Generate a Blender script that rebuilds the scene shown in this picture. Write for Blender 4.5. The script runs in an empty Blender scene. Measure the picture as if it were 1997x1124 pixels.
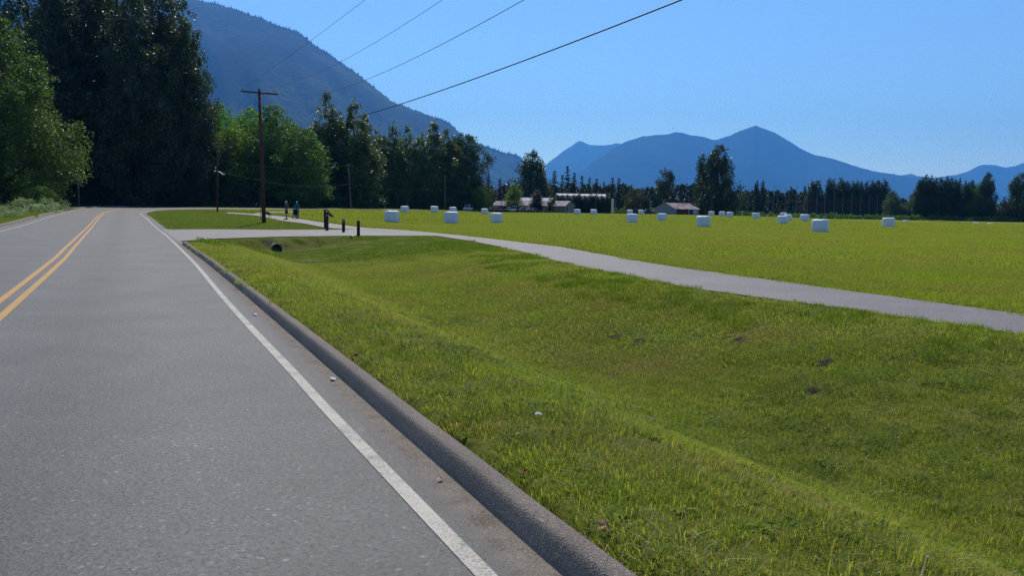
import bpy, bmesh, math, random
import numpy as np
from mathutils import Vector, Matrix
R = math.radians
sc = bpy.context.scene
C = sc.collection

# ------------------------------------------------------------------ camera, sky, sun, exposure
F, CX, CY, HC = 1480.0, 998.5, 562.0, 1.65          # focal length and centre in photo pixels, eye height
PITCH = math.atan((562 - 409.3) / F); ROLL = R(0.9)
cam = bpy.data.cameras.new('camera'); camo = bpy.data.objects.new('camera', cam); C.objects.link(camo)
cam.sensor_width = 36; cam.lens = 36 * F / 1997; cam.clip_start = 0.1; cam.clip_end = 60000
camo.location = (0, 0, HC)
camo.rotation_euler = (Matrix.Rotation(R(90) - PITCH, 3, 'X') @ Matrix.Rotation(ROLL, 3, 'Z')).to_euler()
sc.camera = camo
SUN_AZ, SUN_EL = R(-8), R(49)                         # azimuth right of the viewing direction (+Y)
w = bpy.data.worlds.new('World'); sc.world = w; w.use_nodes = True
nt = w.node_tree; nt.nodes.clear()
sky = nt.nodes.new('ShaderNodeTexSky'); sky.sky_type = 'NISHITA'; sky.sun_disc = False
sky.sun_elevation = SUN_EL; sky.sun_rotation = SUN_AZ
sky.air_density = 1.0; sky.dust_density = 0.0; sky.ozone_density = 10.0; sky.altitude = 100
bg = nt.nodes.new('ShaderNodeBackground'); bg.inputs['Strength'].default_value = 0.15
wo = nt.nodes.new('ShaderNodeOutputWorld')
nt.links.new(sky.outputs[0], bg.inputs[0]); nt.links.new(bg.outputs[0], wo.inputs[0])
sl = bpy.data.lights.new('sun', 'SUN'); sl.energy = 4.0; sl.angle = R(0.53); sl.color = (1.0, 0.95, 0.87)
so = bpy.data.objects.new('sun', sl); C.objects.link(so)
sdir = Vector((math.sin(SUN_AZ) * math.cos(SUN_EL), math.cos(SUN_AZ) * math.cos(SUN_EL), math.sin(SUN_EL)))
so.rotation_euler = sdir.to_track_quat('Z', 'Y').to_euler(); so.location = (0, 60, 90)
sc.view_settings.view_transform = 'Standard'; sc.view_settings.look = 'None'
sc.view_settings.exposure = 0.0; sc.view_settings.gamma = 1.0; sc.view_settings.use_curve_mapping = False
sc.cycles.max_bounces = 6; sc.cycles.diffuse_bounces = 3; sc.cycles.transparent_max_bounces = 12
sc.cycles.volume_bounces = 2; sc.cycles.use_denoising = True; sc.cycles.denoising_prefilter = 'NONE'

# ------------------------------------------------------------------ helpers
def tag(o, label=None, cat=None, group=None, kind=None):
    if label: o['label'] = label
    if cat: o['category'] = cat
    if group: o['group'] = group
    if kind: o['kind'] = kind
    return o
def link(name, me, mat=None, parent=None, loc=(0, 0, 0)):
    o = bpy.data.objects.new(name, me); C.objects.link(o); o.location = loc
    if me is not None and mat is not None: me.materials.append(mat)
    if parent is not None: o.parent = parent
    return o
def empty(name, loc, rz=0.0):
    o = bpy.data.objects.new(name, None); C.objects.link(o); o.location = loc; o.rotation_euler = (0, 0, rz)
    o.empty_display_size = .2
    return o
def np_mesh(name, V, Fc, smooth=False):
    """V (n,3); Fc (m,k) equal-sized faces"""
    V = np.asarray(V, np.float32); Fc = np.asarray(Fc, np.int32)
    me = bpy.data.meshes.new(name); k = Fc.shape[1]; m = len(Fc)
    me.vertices.add(len(V)); me.vertices.foreach_set('co', V.ravel())
    me.loops.add(m * k); me.loops.foreach_set('vertex_index', Fc.ravel())
    me.polygons.add(m); me.polygons.foreach_set('loop_start', np.arange(0, m * k, k, dtype=np.int32))
    me.update(calc_edges=True)
    if smooth: me.polygons.foreach_set('use_smooth', np.ones(m, bool))
    return me
class MB:
    """collects simple solids into one mesh"""
    def __init__(s): s.v = []; s.f = []; s.mi = []
    def add(s, V, Fs, mi=0):
        b = len(s.v); s.v += [tuple(p) for p in V]; s.f += [tuple(i + b for i in f) for f in Fs]; s.mi += [mi] * len(Fs); return s
    def box(s, x0, x1, y0, y1, z0, z1, mi=0):
        V = [(x, y, z) for z in (z0, z1) for (x, y) in ((x0, y0), (x1, y0), (x1, y1), (x0, y1))]
        return s.add(V, [(3, 2, 1, 0), (4, 5, 6, 7), (0, 1, 5, 4), (1, 2, 6, 5), (2, 3, 7, 6), (3, 0, 4, 7)], mi)
    def tube(s, P, r, n=8, cap=True, mi=0):
        P = [Vector(p) for p in P]; rs = r if isinstance(r, (list, tuple)) else [r] * len(P)
        V = []; Fs = []
        for i, p in enumerate(P):
            d = (P[min(i + 1, len(P) - 1)] - P[max(i - 1, 0)]).normalized()
            a = d.cross(Vector((0, 0, 1)) if abs(d.z) < .9 else Vector((1, 0, 0))).normalized(); b = d.cross(a)
            for k in range(n):
                t = 2 * math.pi * k / n; V.append(p + (a * math.cos(t) + b * math.sin(t)) * rs[i])
        for i in range(len(P) - 1):
            for k in range(n):
                k2 = (k + 1) % n; Fs.append((i * n + k, (i + 1) * n + k, (i + 1) * n + k2, i * n + k2))
        if cap: Fs.append(tuple(range(n))); Fs.append(tuple(range((len(P) - 1) * n, len(P) * n))[::-1])
        return s.add(V, Fs, mi)
    def prism(s, poly, y0, y1, mi=0, axis='y'):
        n = len(poly)
        if axis == 'y': V = [(a, y0, b) for a, b in poly] + [(a, y1, b) for a, b in poly]
        elif axis == 'x': V = [(y0, a, b) for a, b in poly] + [(y1, a, b) for a, b in poly]
        else: V = [(a, b, y0) for a, b in poly] + [(a, b, y1) for a, b in poly]
        return s.add(V, [tuple(range(n))[::-1], tuple(range(n, 2 * n))] + [(i, (i + 1) % n, n + (i + 1) % n, n + i) for i in range(n)], mi)
    def lathe(s, prof, n=16, c=(0, 0, 0), mi=0):
        V = []; Fs = []
        for r_, z in prof:
            for k in range(n):
                t = 2 * math.pi * k / n; V.append((c[0] + r_ * math.cos(t), c[1] + r_ * math.sin(t), c[2] + z))
        for i in range(len(prof) - 1):
            for k in range(n):
                k2 = (k + 1) % n; Fs.append((i * n + k, i * n + k2, (i + 1) * n + k2, (i + 1) * n + k))
        Fs.append(tuple(range(n))[::-1]); Fs.append(tuple(range((len(prof) - 1) * n, len(prof) * n)))
        return s.add(V, Fs, mi)
    def mesh(s, name, mats=(), smooth=False, bevel=0, seg=2, sub=0):
        me = bpy.data.meshes.new(name); me.from_pydata(s.v, [], s.f)
        for m in mats: me.materials.append(m)
        me.polygons.foreach_set('material_index', s.mi)
        bm = bmesh.new(); bm.from_mesh(me)
        bmesh.ops.remove_doubles(bm, verts=bm.verts, dist=1e-5)
        bmesh.ops.recalc_face_normals(bm, faces=bm.faces)
        if bevel: bmesh.ops.bevel(bm, geom=list(bm.edges), offset=bevel, segments=seg, affect='EDGES', profile=.6)
        if sub: bmesh.ops.subdivide_edges(bm, edges=bm.edges, cuts=sub, use_grid_fill=True)
        bm.to_mesh(me); bm.free()
        if smooth: me.polygons.foreach_set('use_smooth', np.ones(len(me.polygons), bool))
        me.update(); return me
    def build(s, name, mat, parent=None, loc=(0, 0, 0), **k):
        mats = mat if isinstance(mat, (list, tuple)) else [mat]
        return link(name, s.mesh(name, mats, **k), None, parent, loc)
def copy_tree(o, parent=None):
    c = o.copy(); C.objects.link(c); c.parent = parent
    for ch in list(o.children): copy_tree(ch, c)
    return c

# value noise in numpy
_rs = np.random.RandomState(7); _T = _rs.rand(256, 256)
def vnoise(x, y):
    x = np.asarray(x, float); y = np.asarray(y, float)
    xi = np.floor(x).astype(int); yi = np.floor(y).astype(int); fx = x - xi; fy = y - yi
    fx = fx * fx * (3 - 2 * fx); fy = fy * fy * (3 - 2 * fy)
    a = _T[xi & 255, yi & 255]; b = _T[(xi + 1) & 255, yi & 255]; c = _T[xi & 255, (yi + 1) & 255]; d = _T[(xi + 1) & 255, (yi + 1) & 255]
    return (a * (1 - fx) + b * fx) * (1 - fy) + (c * (1 - fx) + d * fx) * fy
def fbm(x, y, o=4):
    s = 0; a = .5
    for i in range(o): s = s + a * vnoise(x * 2 ** i + 17 * i, y * 2 ** i + 31 * i); a *= .5
    return s
def ss(a, b, x):
    t = np.clip((np.asarray(x, float) - a) / (b - a), 0, 1); return t * t * (3 - 2 * t)

# ------------------------------------------------------------------ terrain
UX, UY = -.4509, .8926                      # the road runs off to the left of the view
def sp(x, y): return UX * x + UY * y, UY * x - UX * y          # along, across
def xy(s, p): return UX * s + UY * p, UY * s - UX * p
def base(x, y):
    return .9 * ss(70, 230, y) * (1 - ss(60, 110, x)) + .45 * ss(60, 125, y) * ss(8, 40, -x) + .3 * ss(48, 76, y) * ss(6, 18, -x)
PLOW = ([-60, 6, 9, 13, 20, 30, 36, 41, 43.5], [11.2, 11.2, 11.2, 10.9, 12.1, 14.6, 15.8, 16.4, 16.7])
PUP = ([-60, 7.5, 11, 19, 30, 43.5, 50, 55, 57.5], [13.6, 13.6, 13.9, 14.8, 17.5, 18.5, 18.5, 18.1, 17.2])
CURB = ([-60, 3, 9, 15, 24, 34.5], [1.70, 1.70, 1.80, 1.88, 1.95, 1.93])
def ground_z(x, y):
    x = np.asarray(x, float); y = np.asarray(y, float)
    s, p = sp(x, y); z = base(x, y) - .03
    plow = np.interp(s, *PLOW); pc = np.interp(s, [-30, 2, 10, 39], [5.2, 5.3, 5.3, 6.7]); cb = np.interp(s, *CURB)
    sd = np.interp(p, [2.4, 3.8, 7.1, 12], [37.9, 40, 42.3, 43.8]); k = 1 - ss(sd - 2.3, sd - .6, s); kb = 1 - ss(33, 36.5, s)
    near = .16 * kb * ss(cb + .05, cb + .3, p)
    dz = np.where(p < pc + .25, near + (-.66 * k - near) * ss(cb + 1.0, pc + .25, p), -.66 * k + (.66 * k + .02) * ss(pc + .25, plow - .4, p))
    dz = dz * np.where(p > plow, 0, 1)
    hump = .05 * (fbm(x * .5, y * .5, 3) - .45) * ss(cb + .5, cb + 1.5, p) * (1 - ss(plow - 1, plow, p))
    z = z + np.where((s < 44) & (p > 0), dz + hump, 0)
    # left verge behind the far kerb
    lp = np.interp(s, [-60, 40, 60, 94, 127], [-7.0, -7.2, -7.5, -7.3, -6.6])
    z = z + np.where(s < 140, .14 * ss(lp - .05, lp - .35, p) * (p < 0), 0)
    z = z + np.where(p < 0, .8 * ss(lp - 2, lp - 14, p) * (s < 160), 0)
    # field unevenness, and the dip near the far right bales
    z = z + .10 * (fbm(x * .08, y * .08, 3) - .45) * ss(18.5, 26, p) * (1 - ss(300, 500, y))
    z = z - 1.15 * ss(186, 200, y) * (1 - ss(225, 255, y)) * ss(113, 119, x)
    return z
def gz(x, y): return float(ground_z(x, y))
CP, SP_, CR, SR = math.cos(PITCH), math.sin(PITCH), math.cos(ROLL), math.sin(ROLL)
def ray(px, py):
    u = (px - CX) / F; v = -(py - CY) / F; u2 = u * CR - v * SR; v2 = u * SR + v * CR
    return u2 / (CP + v2 * SP_), (v2 * CP - SP_) / (CP + v2 * SP_)      # dx/dy, dz/dy
def at(px, py, fn=base):
    a, b = ray(px, py); y = 1.0
    while y < 30000:
        if HC + b * y <= fn(a * y, y): break
        y *= 1.002
    return a * y, y
def lift(px, py, y):
    a, b = ray(px, py); return Vector((a * y, y, HC + b * y))
def crom(P, n):
    """Catmull-Rom through P, n points per span"""
    P = np.asarray(P, float); Q = np.vstack([2 * P[0] - P[1], P, 2 * P[-1] - P[-2]]); out = []
    for i in range(1, len(Q) - 2):
        for t in np.linspace(0, 1, n, endpoint=False):
            a, b, c, d = Q[i - 1], Q[i], Q[i + 1], Q[i + 2]
            out.append(.5 * ((2 * b) + (c - a) * t + (2 * a - 5 * b + 4 * c - d) * t * t + (3 * b - a - 3 * c + d) * t ** 3))
    out.append(P[-1]); return np.array(out)
def resample(P, m, dens=None):
    P = np.asarray(P, float); d = np.r_[0, np.cumsum(np.linalg.norm(np.diff(P, axis=0), axis=1))]
    t = np.linspace(0, d[-1], m) if dens is None else d[-1] * dens
    return np.stack([np.interp(t, d, P[:, 0]), np.interp(t, d, P[:, 1])], 1)
def inside(poly, x, y):
    """vectorised even-odd test"""
    poly = np.asarray(poly); c = np.zeros(np.shape(x), bool); n = len(poly)
    for i in range(n):
        x1, y1 = poly[i]; x2, y2 = poly[(i + 1) % n]
        if y1 == y2: continue
        hit = ((y1 > y) != (y2 > y)) & (x < (x2 - x1) * (y - y1) / (y2 - y1) + x1); c ^= hit
    return c

# ------------------------------------------------------------------ materials
class NT:
    def __init__(s, name):
        s.m = bpy.data.materials.new(name); s.m.use_nodes = True; s.t = s.m.node_tree; s.t.nodes.clear()
        s.out = s.t.nodes.new('ShaderNodeOutputMaterial')
    def n(s, typ, ins=None, **at_):
        nd = s.t.nodes.new('ShaderNode' + typ)
        for k, v in at_.items(): setattr(nd, k, v)
        for k, v in (ins or {}).items():
            i = nd.inputs[k]
            if hasattr(v, 'is_linked') or isinstance(v, bpy.types.NodeSocket): s.t.links.new(v, i)
            else: i.default_value = v
        return nd
    def noise(s, scale, detail=4, rough=.55, vec=None, dist=0):
        d = {'Scale': scale, 'Detail': detail, 'Roughness': rough, 'Distortion': dist}
        if vec is not None: d['Vector'] = vec
        return s.n('TexNoise', d).outputs['Fac']
    def ramp(s, fac, stops, interp='LINEAR'):
        r = s.n('ValToRGB', {'Fac': fac}); r.color_ramp.interpolation = interp; e = r.color_ramp.elements
        while len(e) < len(stops): e.new(.5)
        for i, (p, c) in enumerate(stops):
            e[i].position = p; e[i].color = (c if isinstance(c, tuple) else (c, c, c)) + (1,)
        return r.outputs['Color']
    def mix(s, f, a, b, mode='MIX'):
        m = s.n('MixRGB', blend_type=mode)
        for i, v in zip((0, 1, 2), (f, a, b)):
            if isinstance(v, bpy.types.NodeSocket): s.t.links.new(v, m.inputs[i])
            else: m.inputs[i].default_value = v if i == 0 else (tuple(v) + (1,))
        return m.outputs[0]
    def math(s, op, a, b=0.0):
        m = s.n('Math', operation=op)
        for i, v in zip((0, 1), (a, b)):
            if isinstance(v, bpy.types.NodeSocket): s.t.links.new(v, m.inputs[i])
            else: m.inputs[i].default_value = v
        return m.outputs[0]
    def pos(s): return s.n('NewGeometry').outputs['Position']
    def objco(s): return s.n('TexCoord').outputs['Object']
    def mapped(s, vec, scale=(1, 1, 1), rot=(0, 0, 0)):
        return s.n('Mapping', {'Vector': vec, 'Scale': scale, 'Rotation': rot}).outputs[0]
    def bsdf(s, col, rough=.8, spec=.3, bump=None, bs=.3, bd=.02, metal=0):
        b = s.n('BsdfPrincipled', {'Roughness': rough, 'Metallic': metal, 'Specular IOR Level': spec})
        if isinstance(col, bpy.types.NodeSocket): s.t.links.new(col, b.inputs['Base Color'])
        else: b.inputs['Base Color'].default_value = tuple(col) + (1,)
        if bump is not None:
            bp = s.n('Bump', {'Strength': bs, 'Distance': bd, 'Height': bump}); s.t.links.new(bp.outputs[0], b.inputs['Normal'])
        return b.outputs[0]
    def surf(s, sh): s.t.links.new(sh, s.out.inputs['Surface']); return s.m
def plain(name, col, rough=.7, spec=.3, var=.25, scale=6, metal=0, bump=.0):
    n = NT(name); f = n.noise(scale, 5, .6, n.objco())
    c = n.ramp(f, [(.3, tuple(v * (1 - var) for v in col)), (.7, tuple(min(1, v * (1 + var)) for v in col))])
    return n.surf(n.bsdf(c, rough, spec, f if bump else None, bump, .02, metal))
def m_asphalt(name, lo, hi, stain=.25, blue=0.0, tracks=False):
    n = NT(name); P = n.pos()
    v = n.n('TexVoronoi', {'Vector': P, 'Scale': 52.0, 'Randomness': 1.0})
    stones = n.ramp(v.outputs['Color'], [(.0, lo), (.55, tuple((a + b) / 2 for a, b in zip(lo, hi))), (.86, hi), (.93, tuple(min(1, h * 2.0) for h in hi)), (1.0, tuple(min(1, h * 3.0) for h in hi))])
    n1 = n.noise(30, 5, .75, P); c = n.mix(.55, stones, n.ramp(n1, [(.36, tuple(l * .30 for l in lo)), (.52, tuple((a + b) / 2 for a, b in zip(lo, hi))), (.75, hi)]))
    big = n.noise(.7, 6, .65, P); c = n.mix(1.0, c, n.ramp(big, [(.3, 1 - stain), (.7, 1 + stain * .5)]), 'MULTIPLY')
    sp_ = n.ramp(n.noise(9, 3, .6, P), [(.30, .72), (.42, 1.0)]); c = n.mix(.6, c, sp_, 'MULTIPLY')
    if tracks:
        # oil-darkened band and lightly polished wheel tracks run with the lane
        st = n.mapped(P, (UY, -UX, 1), (0, 0, 0)); sx = n.n('SeparateXYZ', {'Vector': P})
        pp = n.math('ADD', n.math('MULTIPLY', sx.outputs[0], UY), n.math('MULTIPLY', sx.outputs[1], -UX))
        wob = n.math('MULTIPLY', n.noise(.25, 3, .5, P), .5); pp = n.math('ADD', pp, wob)
        tr = n.ramp(n.math('MULTIPLY', n.math('ADD', pp, 8.0), .1), [(0, 1.0), (.2, 1.08), (.45, 1.0), (.56, .95), (.66, 1.09), (.76, .86), (.86, 1.08), (.93, .97), (1, .92)])
        c = n.mix(1.0, c, tr, 'MULTIPLY')
    return n.surf(n.bsdf(c, .70, .5, n.math('ADD', v.outputs['Distance'], n1), .5, .006))
def m_paint(name, col, under, wear=.5):
    n = NT(name); P = n.pos()
    f = n.math('ADD', n.math('MULTIPLY', n.noise(60, 4, .7, P), .6), n.math('MULTIPLY', n.noise(3, 4, .6, P), .4))
    c = n.mix(n.ramp(f, [(wear - .12, 1.0), (wear + .02, 0.0)]), col, under)
    c = n.mix(.5, c, n.ramp(n.noise(1.2, 5, .6, P), [(.3, .75), (.7, 1.0)]), 'MULTIPLY')
    return n.surf(n.bsdf(c, .6, .4, f, .3, .004))
def m_leaf(name, stops, trans=.35, rough=.5, spec=.35, tint=None, var=.35):
    """leaves: colour varies per tree and per clump, light passes through"""
    n = NT(name); oi = n.n('ObjectInfo'); P = n.objco()
    f = n.math('ADD', n.math('MULTIPLY', n.noise(.45, 3, .6, P), .55), n.math('MULTIPLY', n.noise(7, 2, .6, P), .45))
    c = n.ramp(f, stops)
    hv = n.n('HueSaturation', {'Hue': n.math('ADD', .485, n.math('MULTIPLY', oi.outputs['Random'], .03)), 'Saturation': 1.0,
                               'Value': n.math('ADD', 1 - var / 2, n.math('MULTIPLY', oi.outputs['Random'], var)), 'Color': c}).outputs[0]
    b = n.bsdf(hv, rough, spec)
    t = n.n('BsdfTranslucent', {'Color': n.mix(1.0, hv, tint or (1.05, 1.35, .6), 'MULTIPLY')})
    ms = n.n('MixShader', {0: trans, 1: b, 2: t.outputs[0]})
    return n.surf(ms.outputs[0])

# ------------------------------------------------------------------ ground, roads, kerbs, paint
def m_ground():
    n = NT('grass_ground'); P = n.pos(); sx = n.n('SeparateXYZ', {'Vector': P})
    fine = n.noise(22, 5, .7, P); mid = n.noise(1.6, 5, .6, P); big = n.noise(.16, 5, .6, P)
    lawn = n.ramp(n.math('ADD', n.math('MULTIPLY', fine, .5), n.math('MULTIPLY', mid, .5)),
                  [(.28, (.06, .060, .010)), (.5, (.115, .125, .014)), (.68, (.17, .175, .025))])
    fld = n.ramp(n.math('ADD', n.math('MULTIPLY', n.noise(5, 5, .7, P), .4), n.math('MULTIPLY', big, .6)),
                 [(.30, (.135, .165, .014)), (.5, (.20, .22, .02)), (.66, (.26, .235, .04)), (.78, (.29, .21, .055))])
    rows = n.n('TexWave', {'Vector': n.mapped(P, (1, 1, 1), (0, 0, R(62))), 'Scale': .10, 'Distortion': 3.0, 'Detail': 3.0, 'Detail Scale': 1.5})
    fld = n.mix(.6, fld, n.ramp(rows.outputs['Fac'], [(.2, (.78, .82, .8)), (.8, (1.12, 1.05, 1.0))]), 'MULTIPLY')
    at_ = n.n('Attribute', attribute_name='field')
    c = n.mix(at_.outputs['Fac'], lawn, fld)
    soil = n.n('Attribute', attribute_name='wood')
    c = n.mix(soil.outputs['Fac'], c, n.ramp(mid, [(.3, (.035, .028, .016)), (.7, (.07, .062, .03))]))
    return n.surf(n.bsdf(c, .95, .1, n.math('ADD', fine, mid), .6, .03))
rr = [0.25]
while rr[-1] < 2: rr.append(rr[-1] * 1.12)
while rr[-1] < 60: rr.append(rr[-1] * 1.013)
while rr[-1] < 21600: rr.append(rr[-1] * 1.032)
th = np.r_[np.linspace(-46, 46, 372), np.linspace(46, 314, 91)[1:-1]] * math.pi / 180
RR, TH = np.meshgrid(np.array(rr), th, indexing='ij')
GX, GY = RR * np.sin(TH), RR * np.cos(TH)
GZ = ground_z(GX, GY)
nr, na = GX.shape
V = np.stack([GX, GY, GZ], -1).reshape(-1, 3); V = np.vstack([V, [[0, 0, float(ground_z(0, 0))]]])
I = np.arange(nr * na).reshape(nr, na); I2 = np.roll(I, -1, 1)
Q = np.stack([I[:-1], I[1:], I2[1:], I2[:-1]], -1).reshape(-1, 4)[:, ::-1]
me = np_mesh('ground', V, Q, True)
s_, p_ = sp(V[:, 0], V[:, 1])
fieldmask = ss(17.5, 19.5, p_) * (1 - ss(600, 900, V[:, 1]))
a = me.attributes.new('field', 'FLOAT', 'POINT'); a.data.foreach_set('value', fieldmask.astype(np.float32))
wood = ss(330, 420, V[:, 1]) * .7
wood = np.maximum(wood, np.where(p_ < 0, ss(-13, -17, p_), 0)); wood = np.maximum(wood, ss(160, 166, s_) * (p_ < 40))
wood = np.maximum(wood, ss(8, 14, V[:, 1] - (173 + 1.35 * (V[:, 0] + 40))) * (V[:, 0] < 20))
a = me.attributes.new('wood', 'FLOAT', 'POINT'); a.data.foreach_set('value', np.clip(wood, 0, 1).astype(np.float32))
ground = link('ground', me, m_ground()); tag(ground, kind='structure')

ASPH = m_asphalt('road_asphalt', (.096, .090, .077), (.18, .169, .145), .22, tracks=True)
PATHM = m_asphalt('path_asphalt', (.158, .134, .115), (.275, .238, .206), .20)
WHITE = m_paint('white_paint', (.52, .465, .36), (.19, .18, .16), .505)
YELL = m_paint('yellow_paint', (.56, .30, .06), (.2, .18, .14), .42)
GRIT = None
def sp_line(tab, n=14): return np.array([xy(s, p) for s, p in crom(tab, n)])
Redge = np.vstack([sp_line([(-60, 1.9), (-20, 1.9), (3, 1.9), (9, 1.98), (24, 2.1), (34, 2.05), (48, 2.3), (74, 2.1), (96, 1.85), (104, 2.2), (110, 2.85), (116, 3.7), (124.5, 6.4), (132, 11.7), (138, 18.7)]),
                   crom([(-45.5, 131.5), (-39, 148), (-36, 160), (-27, 186), (-14, 214), (12, 255), (45, 281), (100, 292)], 10)[1:]])
Ledge = np.vstack([sp_line([(-60, -7.15), (-20, -7.15), (10, -7.15), (40, -7.3), (60, -7.55), (94, -7.4), (127, -6.6), (139, -3.6), (150, 0.5), (155, 9), (156, 20)]),
                   crom([(-52.5, 148.5), (-46.5, 158), (-43, 168), (-35, 190), (-22, 218), (5, 261), (40, 288), (100, 299)], 10)[1:]])
def ribbon(name, A, B, mat, dz, m=240, cross=6, dens=None):
    A = resample(A, m, dens); B = resample(B, m, dens); t = np.linspace(0, 1, cross)[None, :, None]
    G = A[:, None, :] * (1 - t) + B[:, None, :] * t
    z = base(G[..., 0], G[..., 1]) + dz
    V = np.concatenate([G, z[..., None]], -1).reshape(-1, 3); I = np.arange(m * cross).reshape(m, cross)
    Q = np.stack([I[:-1, :-1], I[1:, :-1], I[1:, 1:], I[:-1, 1:]], -1).reshape(-1, 4)
    # face up
    p0, p1, p3 = V[Q[0, 0]], V[Q[0, 1]], V[Q[0, 3]]
    if np.cross(p1 - p0, p3 - p0)[2] < 0: Q = Q[:, ::-1]
    return link(name, np_mesh(name, V, Q, True), mat), np.vstack([A, B[::-1]])
def offset_line(Pl, d):
    T = np.gradient(Pl, axis=0); T /= np.linalg.norm(T, axis=1)[:, None] + 1e-9
    return Pl + np.stack([T[:, 1], -T[:, 0]], 1) * d
road, ROADPOLY = ribbon('road', Ledge, Redge, ASPH, 0.0, 420, 10); tag(road, kind='structure')
def stripe(name, tab, width, mat, dz, tail=None, m=500):
    Pl = sp_line(tab) if not isinstance(tab, np.ndarray) else tab
    if tail is not None: Pl = np.vstack([Pl, crom(tail, 10)[1:]])
    o, _ = ribbon(name, offset_line(Pl, -width / 2), offset_line(Pl, width / 2), mat, dz, m, 3); tag(o, kind='structure'); return o
stripe('white_line', [(-60, 1.41), (-20, 1.41), (3, 1.39), (8, 1.42), (14, 1.47), (26, 1.66), (48, 1.76), (74, 1.56), (96, 1.3), (104, 1.57), (109.5, 2.1), (116, 2.9), (124.5, 5.5), (132.4, 11), (138, 18)], .094, WHITE, .005)
stripe('white_line', [(-60, -5.9), (-20, -5.9), (30, -6.1), (50, -6.39), (68, -6.6), (84, -6.48), (110, -6.3), (124, -5.5), (136, -2.6), (147, 2.2), (151, 11), (152, 20)], .12, WHITE, .005)
ytab = [(-60, -1.68), (-20, -1.68), (21, -1.70), (34, -1.86), (65, -2.31), (95, -2.46), (108, -2.2), (119, -1.0), (130, 2.6), (139, 9), (146, 19)]
stripe('yellow_line', ytab, .12, YELL, .005)
stripe('yellow_line', [(s, p - .27) for s, p in ytab], .12, YELL, .005)

# gutter grit between the white line and the kerb: an opaque skin of dirt with a ragged inner edge that thins out to nothing
def m_grit():
    n = NT('gutter_dirt'); P = n.pos()
    v = n.n('TexVoronoi', {'Vector': P, 'Scale': 130.0}); u = n.n('Attribute', attribute_name='across').outputs['Fac']
    mott = n.math('ADD', n.math('MULTIPLY', n.noise(45, 5, .75, P), .5), n.math('MULTIPLY', n.noise(5, 5, .65, P), .5))
    c = n.ramp(mott, [(.36, (.08, .062, .042)), (.46, (.21, .175, .132)), (.6, (.31, .265, .205)), (.7, (.40, .35, .28))])
    c = n.mix(.35, c, n.ramp(v.outputs['Color'], [(.2, (.06, .05, .04)), (.75, (.27, .24, .20)), (1.0, (.42, .39, .35))]))
    thin = n.ramp(n.math('ADD', u, n.math('MULTIPLY', n.math('SUBTRACT', n.noise(14, 5, .7, P), .5), .9)), [(.04, 0.0), (.42, 1.0)])
    c = n.mix(thin, n.ramp(n.noise(60, 4, .7, P), [(.35, (.10, .094, .08)), (.7, (.19, .178, .153))]), c)
    sh = n.bsdf(c, .78, .3, n.noise(60, 4, .7, P), .6, .007); b = [k for k in n.t.nodes if k.type == 'BSDF_PRINCIPLED'][0]
    n.t.links.new(n.ramp(thin, [(0, .5), (1, .08)]), b.inputs['Specular IOR Level']); return n.surf(sh)
S = np.r_[np.linspace(-14, 1.5, 60), np.linspace(1.6, 15, 520), np.linspace(15.1, 35.2, 220)]; GV = []; U = []; nu = 7
for s in S:
    c0 = np.interp(s, *CURB); wv = .17 + .10 * float(fbm(s * .9, 2.2, 4)) + .08 * (float(fbm(s * 6.0, 7.7, 4)) - .47); wv = min(wv, .265)
    for i in range(nu):
        u = i / (nu - 1); x, y = xy(s, c0 + .03 - (wv + .03) * (1 - u)); GV.append((x, y, float(base(x, y)) + .0006 + .006 * u ** 1.5)); U.append(u)
nS = len(S); I = np.arange(nS * nu).reshape(nS, nu); Q = np.stack([I[:-1, :-1], I[:-1, 1:], I[1:, 1:], I[1:, :-1]], -1).reshape(-1, 4)
me = np_mesh('gutter_dirt', GV, Q, True); me.attributes.new('across', 'FLOAT', 'POINT').data.foreach_set('value', np.array(U, np.float32))
tag(link('gutter_dirt', me, m_grit()), 'brown gravelly dirt washed against the kerb beside the white line', 'dirt', kind='stuff')

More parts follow.
